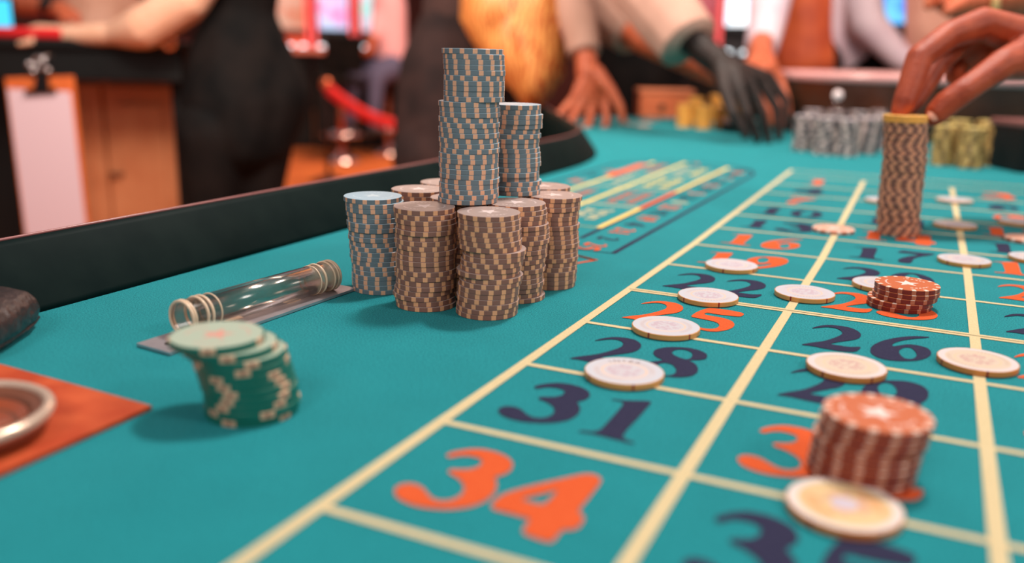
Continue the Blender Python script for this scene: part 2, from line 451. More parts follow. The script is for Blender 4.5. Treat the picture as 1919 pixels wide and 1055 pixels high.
for lx, ly in ((-0.15, -0.75), (1.0, -0.75), (-0.8, 1.6), (0.85, 2.1)):
    bm = bmesh.new(); lathe(bm, [(0, -0.78), (0.06, -0.78), (0.06, -0.75), (0.035, -0.70), (0.05, -0.45), (0.035, -0.2), (0.06, -0.14), (0, -0.14)], 20, (lx, ly, 0))
    obj('table_leg', bm, DWOOD, table, smooth=True, world=True)

# printed grid.  columns 108.4 mm, rows 88 mm; the felt is pulled a little to the left at the far end
PZ = 0.00035
YS = [0.0019, 0.0879, 0.1743, 0.2613, 0.3516, 0.4429, 0.5316, 0.6228, 0.7105, 0.8030, 0.8960, 0.9900, 1.0890, 1.165]
def gx(col, y):
    x = col * 0.1086
    f = max(0.0, (y - 0.53) / 0.55)
    return x - f * (0.010 if col == 0 else (0.0095 if col == 1 else 0.0075)) * (1.0 if col else 0.8)
def strip(bm, pts, w, z):
    pts = [Vector((p[0], p[1], z)) for p in pts]
    L = []; Rr = []
    for i, p in enumerate(pts):
        t = (pts[min(i + 1, len(pts) - 1)] - pts[max(i - 1, 0)]).normalized(); nrm = Vector((-t.y, t.x, 0))
        L.append(bm.verts.new(p + nrm * w / 2)); Rr.append(bm.verts.new(p - nrm * w / 2))
    for i in range(len(pts) - 1): bm.faces.new((Rr[i], Rr[i + 1], L[i + 1], L[i]))
def printed(name, fn, m, world=True):
    bm = bmesh.new(); fn(bm); return obj(name, bm, m, table, world=True)
for col, y1 in ((0, 1.165), (1, 1.092), (2, 1.092), (3, 1.165)):
    ys = [-0.5, 0.0, 0.53, 0.7, 0.9, y1]
    printed('printed_line', lambda b: strip(b, [(gx(col, y), y) for y in ys], 0.0058, PZ + 0.00005), P_CREAM)
for k, y in enumerate(YS):
    sl = 0.0005
    e = [(gx(0, y), y), (gx(1, y), y + sl), (gx(2, y), y + 2 * sl), (gx(3, y), y + 3 * sl)]
    if k == 4:
        printed('printed_line', lambda b: strip(b, e, 0.0082, PZ), P_CREAM)
        printed('seam_thread', lambda b: strip(b, e, 0.0011, PZ + 0.0001), P_THREAD)
    else:
        printed('printed_line', lambda b: strip(b, e, 0.0042, PZ), P_CREAM)

GLYPH = {"3":[[[-14.7,15.3],[-13.4,18.8],[-9.7,23.4],[-5.1,26.5],[0.7,27.1],[6.1,26.1],[11.2,23.0],[13.7,19.0],[14.8,14.3],[13.8,10.2],[11.4,6.4],[13.9,3.8],[15.9,0.0],[17.2,-4.0],[17.6,-8.5],[16.8,-13.4],[14.8,-17.7],[11.3,-21.4],[7.0,-24.3],[2.0,-26.1],[-2.9,-27.1],[-8.3,-26.7],[-13.2,-24.8],[-16.2,-21.9],[-17.6,-18.5],[-17.1,-15.6],[-15.3,-13.7],[-12.3,-12.9],[-8.8,-13.8],[-5.6,-16.2],[-2.7,-18.7],[0.6,-20.1],[3.6,-19.5],[6.2,-17.1],[7.2,-12.9],[6.5,-8.6],[4.4,-4.9],[1.6,-2.2],[-2.3,0.1],[-5.4,0.9],[-7.0,2.6],[-6.1,4.7],[-2.7,6.0],[0.3,8.1],[1.9,11.3],[1.9,14.7],[1.1,16.9],[-1.6,18.6],[-4.8,18.8],[-7.4,18.1],[-9.7,16.6],[-11.9,13.3],[-13.9,13.6]]],"4":[[[5.2,26.4],[8.2,27.3],[11.6,25.4],[12.5,22.1],[12.7,14.9],[12.8,6.3],[12.8,-3.1],[15.6,-4.9],[17.0,-7.3],[17.4,-12.2],[16.3,-15.7],[12.9,-17.0],[12.8,-21.0],[12.9,-26.3],[10.9,-27.3],[6.3,-26.9],[2.0,-26.2],[0.7,-24.5],[0.1,-19.3],[0.2,-16.2],[-3.7,-16.1],[-9.1,-15.8],[-14.8,-16.2],[-16.7,-14.5],[-17.4,-11.0],[-17.1,-5.1],[-14.3,0.5],[-9.4,7.9],[-2.3,17.3],[3.1,24.6]],[[0.1,9.4],[-2.8,4.3],[-7.7,-1.8],[-9.2,-4.3],[-6.2,-5.0],[0.0,-4.7],[0.5,1.4]]],"1":[[[-13.0,17.0],[-10.4,19.1],[-6.9,19.1],[5.6,25.7],[6.0,19.9],[6.1,3.1],[5.6,-9.6],[6.0,-18.0],[6.8,-21.7],[9.4,-23.4],[13.1,-23.9],[12.5,-25.7],[8.0,-25.2],[1.4,-24.6],[-4.4,-24.2],[-8.5,-24.3],[-12.2,-25.2],[-13.1,-24.1],[-10.3,-22.8],[-7.1,-22.4],[-5.7,-20.6],[-4.7,-17.9],[-4.7,-9.6],[-4.9,1.8],[-5.1,12.6],[-5.8,16.6],[-8.3,18.1]]],"2":[[[-14.5,10.3],[-11.2,18.2],[-6.6,23.6],[-0.2,25.6],[6.3,24.8],[11.2,19.8],[13.5,13.5],[13.4,6.1],[10.8,0.4],[6.9,-4.2],[3.0,-8.8],[-1.3,-15.0],[3.5,-15.0],[9.6,-15.1],[15.8,-10.4],[13.8,-22.8],[5.7,-25.6],[-3.3,-24.7],[-9.5,-23.6],[-15.8,-24.9],[-10.8,-18.0],[-4.8,-11.5],[-1.1,-4.7],[2.4,4.0],[3.6,9.9],[1.9,16.3],[-1.6,19.5],[-6.1,19.0],[-10.8,14.3]]],"5":[[[-9.6,23.2],[-4.6,25.5],[4.9,25.7],[14.3,23.4],[13.8,14.3],[7.5,13.1],[-1.6,12.3],[-7.3,13.1],[-8.2,8.5],[-4.3,6.9],[3.5,6.7],[10.4,3.1],[13.7,-4.0],[14.0,-11.0],[11.8,-18.0],[7.3,-24.0],[1.8,-25.7],[-3.8,-24.1],[-6.6,-21.5],[-7.9,-17.9],[-5.5,-20.2],[-0.0,-21.1],[4.1,-19.6],[6.1,-15.6],[6.0,-9.9],[3.0,-4.8],[-2.7,-3.0],[-9.1,-2.1],[-14.3,-1.4],[-13.2,11.3]]],"8":[[[-5.9,23.8],[0.6,25.8],[7.2,24.6],[12.3,20.2],[14.0,14.2],[12.9,9.0],[5.3,4.7],[10.1,1.7],[13.7,-5.1],[15.2,-12.7],[13.5,-19.9],[8.3,-24.4],[2.9,-25.8],[-3.6,-25.3],[-8.9,-23.0],[-12.1,-18.4],[-13.1,-12.4],[-11.1,-6.8],[-5.7,-2.0],[-11.3,1.0],[-15.1,7.2],[-15.2,14.3],[-11.3,20.3]],[[-5.9,13.5],[-5.2,18.8],[-1.1,21.6],[3.6,19.4],[5.9,14.3],[6.0,7.3],[3.9,5.0],[-0.7,7.0],[-4.2,9.8]],[[-7.4,-14.7],[-6.6,-8.1],[-4.0,-5.5],[0.2,-6.5],[3.9,-12.7],[5.3,-19.3],[3.1,-24.0],[-0.7,-24.3],[-4.7,-21.7]]],"6":[[[14.8,28.7],[6.5,26.5],[-2.1,19.0],[-10.4,7.3],[-15.3,-6.6],[-15.4,-18.3],[-12.3,-25.6],[-6.3,-28.7],[0.7,-27.0],[8.6,-21.6],[13.7,-13.1],[15.4,-3.2],[13.5,5.0],[8.1,8.1],[2.6,6.9],[-1.5,1.7],[-5.0,-2.2],[-4.7,4.2],[-0.7,12.4],[5.4,19.8],[11.5,24.8]],[[-1.2,-8.0],[1.0,-0.7],[4.6,1.8],[7.4,-5.5],[8.2,-14.0],[5.7,-20.7],[2.2,-20.9],[-0.3,-15.2]]]}
GLYPH['9'] = [[[-x, -y] for x, y in c] for c in GLYPH['6']]
GLYPH['7'] = [[[-14, 14], [-10, 26], [-6, 24], [8, 24], [15, 26], [14, 20], [4, 6], [-1, -8], [-1, -20], [-3, -26], [-9, -26], [-12, -22], [-11, -12], [-5, 2], [4, 13], [-3, 15], [-9, 15]]]
GLYPH['0'] = [[[15.5 * math.cos(a), 26 * math.sin(a)] for a in [2 * PI * i / 20 for i in range(20)]],
              [[6.0 * math.cos(a), 22.5 * math.sin(a)] for a in [2 * PI * i / 20 for i in range(20)]]]
def chaikin(p):
    out = []
    for i in range(len(p)):
        a, b2 = p[i], p[(i + 1) % len(p)]
        out.append([a[0] * .78 + b2[0] * .22, a[1] * .78 + b2[1] * .22]); out.append([a[0] * .22 + b2[0] * .78, a[1] * .22 + b2[1] * .78])
    return out
def fill_mesh(name, contours):
    cu = bpy.data.curves.new(name, 'CURVE'); cu.dimensions = '2D'; cu.fill_mode = 'FRONT'
    for c in contours:
        s = cu.splines.new('POLY'); s.points.add(len(c) - 1); s.use_cyclic_u = True
        for q, (x, y) in zip(s.points, c): q.co = (x, y, 0, 1)
    o = bpy.data.objects.new(name, cu); COL.objects.link(o)
    me = bpy.data.meshes.new_from_object(o.evaluated_get(bpy.context.evaluated_depsgraph_get()))
    bpy.data.objects.remove(o); bpy.data.curves.remove(cu)
    return me
GM = {}
for ch_, cs in GLYPH.items():
    me = fill_mesh('glyph', [chaikin(chaikin(c)) for c in cs])
    GM[ch_] = ([v.co.copy() for v in me.vertices], [tuple(p.vertices) for p in me.polygons]); bpy.data.meshes.remove(me)
def number_bm(text, cx, cy, pitch, s, z, sx=1.0, rot=0.0):
    bm = bmesh.new(); x0 = -(len(text) - 1) * pitch / 2
    cr, sr = math.cos(rot), math.sin(rot)
    for i, ch_ in enumerate(text):
        vs_, fs = GM[ch_]
        nv = []
        for v in vs_:
            px = (v.x * 0.001 * s * sx + x0 + i * pitch); py = v.y * 0.001 * s
            nv.append(bm.verts.new((cx + px * cr - py * sr, cy + px * sr + py * cr, z)))
        for f in fs:
            try: bm.faces.new([nv[j] for j in f])
            except ValueError: pass
    for f in bm.faces:
        f.normal_update()
        if f.normal.z < 0: f.normal_flip()
    return bm
RED = {1, 3, 5, 7, 9, 12, 14, 16, 18, 19, 21, 23, 25, 27, 30, 32, 34, 36}
for row in range(12):
    for col in range(3):
        n = 34 - 3 * row + col
        ym = (YS[row] + YS[row + 1]) / 2
        s = (YS[row + 1] - YS[row]) / 0.0875
        cx = (gx(col, ym) + gx(col + 1, ym)) / 2 - 0.0028
        o = obj('printed_number', number_bm(str(n), cx, ym, 0.0368, s, PZ), P_ORANGE if n in RED else P_NAVY, table, world=True)
# printed racetrack of the wheel order, its inner sections and the diamond below it
def loop(bm, pts, w, z): strip(bm, pts + [pts[0], pts[1]], w, z)
TX0, TX1, TY0, TY1 = -0.262, -0.049, 0.457, 1.155
def arc_track(off):
    p = [(TX1 - off, TY0 + off), (TX1 - off, 1.06)]
    cx, R = (TX0 + TX1) / 2, (TX1 - TX0) / 2 - off
    p += [(cx + R * math.cos(a), 1.06 + 1.1 * R * math.sin(a)) for a in [PI * i / 12 for i in range(1, 12)]]
    p += [(TX0 + off, 1.06), (TX0 + off, TY0 + off)]
    return p
printed('racetrack_line', lambda b: strip(b, arc_track(0), 0.0045, PZ), P_NAVY)
printed('racetrack_line', lambda b: strip(b, [(TX0, TY0), (TX1, TY0)], 0.0016, PZ), P_NAVY)
printed('racetrack_line', lambda b: strip(b, arc_track(0.0465)[:-1] + [(TX0 + 0.0465, 0.49)], 0.0045, PZ), P_NAVY)
YX0, YX1 = -0.216, -0.099
printed('racetrack_frame', lambda b: strip(b, [(YX1, 1.135), (YX1, 0.558), (YX0, 0.560), (YX0, 1.135)], 0.0062, PZ + 0.0001), P_YELLOW)
printed('racetrack_frame', lambda b: strip(b, [(-0.163, 0.56), (-0.166, 0.80), (-0.172, 1.16)], 0.006, PZ + 0.00005), P_YELLOW)
for y in (0.694, 0.835, 0.985):
    printed('racetrack_frame', lambda b: strip(b, [(YX0, y), (YX1, y)], 0.005, PZ), P_CREAM)
printed('racetrack_bar', lambda b: strip(b, [(YX1, 0.690), (YX1, 0.832)], 0.0066, PZ + 0.0002), P_ORANGE)
printed('racetrack_bar', lambda b: strip(b, [(YX0 - 0.004, 0.93), (YX0 - 0.006, 1.10)], 0.016, PZ + 0.0002), P_ORANGE)
for (x, y0, y1, m) in ((-0.142, 0.585, 0.665, P_CREAM), (-0.124, 0.60, 0.668, P_CREAM), (-0.143, 0.715, 0.81, P_ORANGE), (-0.122, 0.72, 0.81, P_ORANGE),
                       (-0.146, 0.86, 0.96, P_YELLOW), (-0.124, 0.86, 0.96, P_YELLOW), (-0.148, 1.01, 1.10, P_CREAM), (-0.124, 1.01, 1.10, P_YELLOW),
                       (-0.192, 0.62, 0.68, P_ORANGE), (-0.192, 0.74, 0.80, P_ORANGE), (-0.192, 0.87, 0.96, P_CREAM), (-0.192, 1.02, 1.12, P_ORANGE)):
    def word(b):
        k = int((y1 - y0) / 0.012)
        for i in range(k):
            yy = y0 + (y1 - y0) * i / k
            strip(b, [(x - 0.0055, yy), (x + 0.0055, yy + 0.002)], 0.005, PZ)
            if i % 2: strip(b, [(x - 0.005, yy), (x - 0.005, yy + 0.009)], 0.003, PZ + 0.0001)
            else: strip(b, [(x + 0.004, yy), (x + 0.004, yy + 0.009)], 0.003, PZ + 0.0001)
    printed('racetrack_word', word, m)
WHEEL = [2, 21, 4, 19, 15, 32, 0, 26, 3, 35, 12, 28, 7, 29, 18, 22]
for i, n in enumerate([25] + WHEEL):
    y = 0.474 + i * 0.0403
    m = P_CREAM if n == 0 else (P_ORANGE if n in RED else P_NAVY)
    obj('racetrack_number', number_bm(str(n), -0.0735, y, 0.0160, 0.40, PZ, sx=1.15, rot=-PI / 2), m, table, world=True)
for i, n in enumerate([5, 24, 16, 33, 1, 20, 14, 31, 9]):
    y = 0.49 + i * 0.062
    obj('racetrack_number', number_bm(str(n), -0.239, y, 0.0160, 0.40, PZ, sx=1.15, rot=-PI / 2), P_ORANGE if n in RED else P_NAVY, table, world=True)
obj('racetrack_number', number_bm('9', -0.154, 1.150, 0.0125, 0.36, PZ), P_ORANGE, table, world=True)
printed('printed_diamond', lambda b: loop(b, [(-0.053, 0.426), (-0.105, 0.447), (-0.122, 0.396), (-0.078, 0.372)], 0.0045, PZ), P_ORANGE)

# ------------------------------------------------------------------ chips
HT = 20 * (CT + 0.00002)
def mm(l): return [(a * 0.001 * RGT.x, a * 0.001 * RGT.y) for a in l]
stack('blue', -0.1515, 0.266, 20, 'the blue-topped stack', 'blue', offs=mm([0, .2, .1, .1, 0, -.3, -.5, -.6, -.9, -1.1, -1.2, -1.4, -1.7, -2, -2.1, -2.2, -2.5, -3, -3.6, -4.2]), jit=0.0003)
stack('brown', -0.104, 0.247, 20, 'the brown stack touching the blue-topped one', 'brown', offs=mm([0, 0, -.6, -.6, .4, .5, .6, .4, .5, .2, .2, 1.2, .3, -.2, .4, 0.2, .8, .2, -.2, .1]), jit=0.0003)
stack('brown', -0.061, 0.251, 20, 'the nearest brown stack', 'brown', offs=mm(list(reversed([0, .3, .3, .3, 1, 1.4, 1.2, 4.2, 3.4, 2.5, 2, -.3, 2.5, 1.2, 1, .5, 0, .2, 0, -.3]))), jit=0.0002)
stack('brown', -0.0615, 0.2935, 20, 'the brown stack just behind the nearest', 'brown', offs=mm([0.5, -1, -1, -.9, -.6, -.4, .2, .5, .9, 1.6, 1.8, 2.4, 2.2, 1.6, 1.5, 1.0, .6, .1, -.3, -.6]), jit=0.0004)
stack('brown', -0.0555, 0.337, 20, 'the brown stack by the printed diamond', 'brown', offs=mm([-.6, -.3, -.2, -.3, -.2, -.4, .2, .3, 0, .6, .5, .3, -.4, .1, .2, .3, .3, .5, .6, 1.8]), jit=0.0004)
stack('brown', -0.0775, 0.3745, 20, 'the brown stack behind the short tower', 'brown', jit=0.0005)
stack('brown', -0.104, 0.2905, 20, 'the brown stack under the tall tower', 'brown', jit=0.0005)
stack('brown', -0.1465, 0.3085, 20, 'the brown stack behind the blue-topped one', 'brown', jit=0.0005)
stack('brown', -0.148, 0.350, 20, 'the farthest brown stack, nearest the rail', 'brown', jit=0.0005)
tw = mm([-.8, 0, .2, 0, .7, -.2, .1, -.2, -.4, -.2, .3, .1, -.5, -.4, -.6, -.4, -.4, .2, .2, -.6] + [2.6, 2.6, 2.7, 2.8, 2.9, 3.1, 2.8, 2.2, 2.4, 1.5])
stack('blue', -0.0905, 0.2795, 30, 'the tall blue tower', 'blue', z0=HT + 0.0001, offs=tw, jit=0.0002)
stack('blue', -0.0830, 0.3290, 19, 'the short blue tower', 'blue', z0=HT + 0.0001, jit=0.0006, offs=mm([0, 0, .2, 0, -.2, -.1, .3, .2, -.4, -.3, -.4, -.5, -.3, -.2, .2, .4, .8, .3, 0]))
gl = mm([0, .5, -.6, -.5, -1.5, -2.2, -3.2, -4, -5, -8.5, -14])
stack('green', -0.081, 0.059, 11, 'the leaning green stack', 'green', offs=gl, jit=0.00015, run=0.0)
og = mm([0, .4, .5, .9, 1.4, 2.2, 2.6, 3.4])
stack('orange', 0.1705, 0.124, 8, 'the orange stack on number 32', 'orange', offs=og, jit=0.0003, run=0.9)
stack('orange', 0.1735, 0.403, 5, 'the offset orange stack', 'orange', offs=mm([-1.2, -.8, 2.0, 3.0, 3.5]), jit=0.0002, run=0.9)
hl = [(-0.0012 * math.sin(k * 0.2) + 0.0 - 0.0065 * (k / 34) ** 1.2, 0.0015 * math.sin(k * 0.5)) for k in range(37)]
stack('rust', 0.160, 0.690, 33, 'the hand-held stack', 'rust brown', jit=0.0006, offs=hl, run=0.3)
for k in (33, 34):
    chip('yellow', 0.160 + hl[k][0], 0.690 + hl[k][1], k * (CT + 0.00002), '%s yellow chip of two crowning the hand-held stack' % ('lower' if k == 33 else 'upper'), 'the hand-held stack')
FARM = {}
def far_stack(kind, x, y, n, rz0=0):
    L = FARM.setdefault(kind, [])
    rz = random.uniform(0, 6)
    for k in range(n):
        rz += random.uniform(-0.12, 0.12) if random.random() < 0.72 else random.uniform(0, 6)
        L.append((x + random.gauss(0, 0.0007), y + random.gauss(0, 0.0007), 0.0004 + k * (CT + 0.00002), rz))
def far_flush(kind, label):
    "more than 300 chips are built one by one nearer the camera: these far ones share one mesh, with the print baked in as face colours"
    src = CH[kind]; V = np.array([v.co for v in src.vertices]); F = [tuple(p.vertices) for p in src.polygons]
    verts, faces = [], []
    for (x, y, z, r) in FARM[kind]:
        b0 = len(verts); c, s = math.cos(r), math.sin(r)
        verts += [(x + v[0] * c - v[1] * s, y + v[0] * s + v[1] * c, z + v[2]) for v in V]
        faces += [tuple(i + b0 for i in f) for f in F]
    me = bpy.data.meshes.new('far_chips'); me.from_pydata(verts, [], faces)
    at = me.attributes.new('chip_pos', 'FLOAT_VECTOR', 'POINT')
    at.data.foreach_set('vector', np.tile(V, (len(FARM[kind]), 1)).astype(np.float32).ravel())
    m = src.materials[0].copy(); m.name = kind + '_far_chip'; nt = m.node_tree
    an = nt.nodes.new('ShaderNodeAttribute'); an.attribute_name = 'chip_pos'
    for l in list(nt.links):
        if l.from_node.type == 'TEX_COORD':
            to = l.to_socket; nt.links.remove(l); nt.links.new(an.outputs['Vector'], to)
    me.materials.append(m)
    o = bpy.data.objects.new('poker_chips', me); COL.objects.link(o)
    return tag(o, label, 'poker chips', None, 'stuff')
# single pale chips lying on the layout; (pixel of the centre of the upper face, label)
SINGLE = [(1371, 496, 'pale chip covering part of the orange 19'), (1327, 553.5, 'pale chip at the corner below the navy 22'), (1248, 611, 'pale chip on the line under the orange 25'),
          (1170, 695.5, 'pale chip with ring lettering below the navy 28'), (1508, 547.5, 'pale chip straddling the line between 22 and 23'), (1586, 684.5, 'pale chip between navy 26 and navy 29'),
          (1832, 674.5, 'pale chip on the column line right of navy 26'), (1582, 945, 'large pale yellow chip nearest the camera, in front of the orange stack'),
          (1807, 486, 'pale chip touching the tail of the navy 17'), (1790, 420, 'pale chip on the column line beside the held stack'), (1789, 374, 'farthest pale chip on the column line beside the held stack'),
          (1652, 531, 'pale chip half hidden behind the offset orange stack'), (1655, 374, 'pale chip half hidden behind the tall held stack'),
          (1912, 415, 'pale chip cut by the right edge above the tilted pink chip'), (1940, 482, 'pale chip cut by the right edge above the orange 18')]
for i, (u, v, lab) in enumerate(SINGLE):
    p = T(u, v, CT)
    o = chip('amber' if i == 7 else 'gold' if i in (5, 6) else 'cream', p.x, p.y, 0.0004, lab + (', lying flat on teal felt' if len(lab.split()) < 12 else ''), 'single pale chips on the layout')
    if i == 3:   # ring lettering as in the photograph
        lett = bmesh.new()
        for k, ch_ in enumerate('INTER'):
            cu = bpy.data.curves.new('t', 'FONT'); cu.body = ch_; cu.size = 0.0050; cu.align_x = 'CENTER'
            t_ = bpy.data.objects.new('t', cu); COL.objects.link(t_)
            me = bpy.data.meshes.new_from_object(t_.evaluated_get(bpy.context.evaluated_depsgraph_get()))
            bpy.data.objects.remove(t_); bpy.data.curves.remove(cu)
            a = math.radians(128 - 15 * k)
            me.transform(Matrix.Translation((0.0128 * math.cos(a), 0.0128 * math.sin(a), CT + 0.00008)) @ Matrix.Rotation(a - PI / 2, 4, 'Z'))
            lett.from_mesh(me); bpy.data.meshes.remove(me)
        o.rotation_euler = (0, 0, 0.2)
        obj('ring_lettering', lett, mat('faded_ink', (142, 122, 120), rough=0.6), o)
p = T(1562, 428, CT); chip('pink', p.x, p.y, 0.0004, 'pink striped chip on the line left of the held stack', None)
p = T(1925, 446, CT); chip('pink', p.x, p.y, 0.0004, 'pink chip cut by the right edge under a pale chip', None)

# ------------------------------------------------------------------ acrylic tube on its steel plate
pt = thing('acrylic_tube_paddle', 'clear acrylic tube lying on a thin steel plate at the left of the felt', 'paddle', (-0.178, 0.173, 0))
bm = bmesh.new()
pl = [(-0.1945, 0.096), (-0.1675, 0.0935), (-0.1615, 0.2515), (-0.1885, 0.254)]
for z in (0.0006, 0.0020):
    pass
v0 = [bm.verts.new((x, y, 0.0005)) for x, y in pl]; v1 = [bm.verts.new((x, y, 0.0021)) for x, y in pl]
bm.faces.new(v1); bm.faces.new(v0[::-1])
for i in range(4): bm.faces.new((v0[i], v0[(i + 1) % 4], v1[(i + 1) % 4], v1[i]))
obj('steel_plate', bm, BRUSH, pt, world=True)
bm = bmesh.new(); strip(bm, [(-0.1865, 0.124), (-0.1805, 0.238)], 0.0100, 0.0024)
obj('plate_slot', bm, DARKHOLE, pt, world=True)
sp_ = T(320, 643.5, 0.0021)
bm = bmesh.new(); torus(bm, (sp_.x, sp_.y, 0.0022), 0.0026, 0.0006, seg=20, sub=6); lathe(bm, [(0, 0.0021), (0.0024, 0.0021), (0.0016, 0.0026), (0, 0.0027)], 16, (sp_.x, sp_.y, 0))
obj('screw', bm, DARKHOLE, pt, smooth=True, world=True)
TA = T(341, 596, 0.0122); TB = T(618, 515, 0.0122)
ax = (TB - TA); Lt = ax.length; ax = ax.normalized(); TRAD = 0.0098
bm = bmesh.new(); lathe(bm, [(TRAD, 0), (TRAD, Lt), (TRAD - 0.0016, Lt), (TRAD - 0.0016, 0), (TRAD, 0)], 48, TA, ax)
bmesh.ops.remove_doubles(bm, verts=bm.verts, dist=1e-6)
obj('clear_tube', bm, ACRYL, pt, smooth=True, world=True)
for f in (0.0, 0.015, 0.085, 0.115, 0.165, 0.845, 0.885, 0.955, 0.985, 1.0):
    bm = bmesh.new(); torus(bm, TA + ax * Lt * f, TRAD - 0.0002, 0.0009 if f not in (0.165, 0.845) else 0.0005, ax, 40, 8)
    obj('engraved_ring', bm, RINGM, pt, smooth=True, world=True)
bm = bmesh.new()
for f in (0.3, 0.7):
    c = TA + ax * Lt * f; box(bm, (c.x, c.y, 0.00235), (0.004, 0.012, 0.0006), rotz=math.atan2(ax.y, ax.x) - PI / 2)
obj('mounting_pad', bm, RINGM, pt, world=True)

# ------------------------------------------------------------------ orange leather mat, dish and purse at the left edge
MAT = mat('orange_leather', (172, 62, 28), rough=0.65, spec=0.3, rgb2=(196, 86, 46), scale=45, bump=0.25, bscale=900)
bm = bmesh.new(); vs_ = []
pm = [(-0.1195, 0.0370), (-0.255, 0.0410), (-0.258, -0.088), (-0.1165, -0.0900)]
a = [bm.verts.new((x, y, 0.0005)) for x, y in pm]; b_ = [bm.verts.new((x, y, 0.0022)) for x, y in pm]
bm.faces.new(b_[::-1]); bm.faces.new(a)
for i in range(4): bm.faces.new((a[i], b_[i], b_[(i + 1) % 4], a[(i + 1) % 4]))
tag(obj('leather_mat', bm, MAT, None), 'square orange leather mat lying on teal felt at the left edge', 'mat')
dc = T(-84, 803, 0.006)
dish = thing('ashtray', 'round bronze rimmed glass ashtray on the orange leather mat', 'ashtray', (dc.x, dc.y, 0.0023))
bm = bmesh.new(); lathe(bm, [(0, 0), (0.031, 0), (0.0345, 0.004), (0.0365, 0.0085), (0.0355, 0.0100), (0.0325, 0.0100), (0.0300, 0.0080), (0.0285, 0.0085), (0.0270, 0.0070), (0.0255, 0.0035), (0, 0.0028)], 64)
obj('bronze_body', bm, mat('bronze', (132, 80, 60), rough=0.3, metal=0.35), dish, smooth=True)
bm = bmesh.new(); lathe(bm, [(0, 0.0030), (0.0225, 0.0034), (0.0250, 0.0060), (0.0262, 0.0062)], 48)
obj('amber_glass', bm, mat('amber_glass', (150, 66, 30), rough=0.12, coat=0.6), dish, smooth=True)
bm = bmesh.new(); torus(bm, (0, 0, 0.0090), 0.0343, 0.0026, seg=64, sub=10)
obj('rim_ring', bm, mat('rim_metal', (226, 200, 180), rough=0.25, metal=0.5), dish, smooth=True)
LEATH = mat('black_leather', (40, 30, 30), rough=0.34, rgb2=(56, 40, 38), scale=120, bump=1.0, bscale=210)
pc = [Vector(q) for q in ((-0.290, 0.034, 0.0114), (-0.290, 0.085, 0.0114), (-0.272, 0.084, 0.0114), (-0.2465, 0.040, 0.0112), (-0.2575, 0.062, 0.0114))]
purse = thing('leather_purse', 'black crinkled leather purse lying by the dark rail beside the orange mat', 'purse', (-0.28, 0.055, 0))
blob('purse_body', [], LEATH, purse, voxel=0.0016, smooth=6, extra=[sum([ball(q, 0.0114, (1, 1, 1.0)) for q in pc], []), ball((-0.268, 0.056, 0.0135), 0.0125, (1, 1.3, 0.95)) + ball((-0.285, 0.06, 0.0135), 0.0125)])
bm = bmesh.new(); tube(bm, [(-0.288, 0.020, 0.004), (-0.242, 0.025, 0.003), (-0.2375, 0.036, 0.003), (-0.2485, 0.060, 0.003), (-0.262, 0.084, 0.0035), (-0.272, 0.0955, 0.004)], 0.0013, 8)
obj('seam_welt', bm, LEATH, purse, smooth=True, world=True)
for o_ in purse.children: o_.matrix_parent_inverse = Matrix.Translation((0, 0, 0.0012)) @ o_.matrix_parent_inverse

# ------------------------------------------------------------------ chips, dolly and boxes at the far end of the table
FAR = []
for u, v in [(1504, 282), (1543, 289), (1583, 292), (1622, 288), (1655, 281), (1519, 264), (1560, 268), (1602, 268), (1642, 264), (1538, 252), (1590, 252)]:
    p = T(u, v); far_stack('grey', p.x, p.y, 20)
for u, v in [(1766, 309), (1815, 315), (1864, 311), (1790, 292), (1842, 293)]:
    p = T(u, v); far_stack('olive', p.x, p.y, 20)
for u, v, n in [(1283, 238, 17), (1318, 241, 17), (1354, 240, 16), (1301, 229, 20), (1340, 228, 22), (1375, 232, 18)]:
    p = T(u, v); far_stack('yellow', p.x, p.y, n)
far_flush('grey', 'close packed grey poker chip stacks in front of the wheel')
far_flush('olive', 'close packed olive poker chip stacks behind the gripping hand')
far_flush('yellow', 'close packed yellow poker chip stacks before the orange wooden box')
for i, (u, v) in enumerate([(1172, 232), (1205, 236), (1222, 226)]):
    p = T(u, v); chip('pink', p.x, p.y, 0.0004, 'pink chip, %s of three lying before the wooden box' % ['nearest to the hand', 'middle one', 'farthest'][i], 'loose pink chips at the far end')
g = T(1560, 268); DZ = 20 * (CT + 0.00002) + 0.0002
dolly = thing('win_marker', 'clear acrylic win marker standing on the grey chip stacks', 'marker', (g.x, g.y, DZ))
bm = bmesh.new(); lathe(bm, [(0, 0), (0.016, 0), (0.016, 0.003), (0.010, 0.008), (0.0065, 0.015), (0.007, 0.019), (0.0090, 0.022), (0, 0.022)], 24)
obj('clear_stem', bm, clear_mat('marker_acrylic', (236, 214, 210)), dolly, smooth=True)
bm = bmesh.new(); lathe(bm, [(0, 0.022), (0.007, 0.023), (0.0105, 0.030), (0.0090, 0.038), (0.004, 0.042), (0, 0.0425)], 24)
obj('marker_knob', bm, mat('marker_white', (238, 222, 224), rough=0.15), dolly, smooth=True)

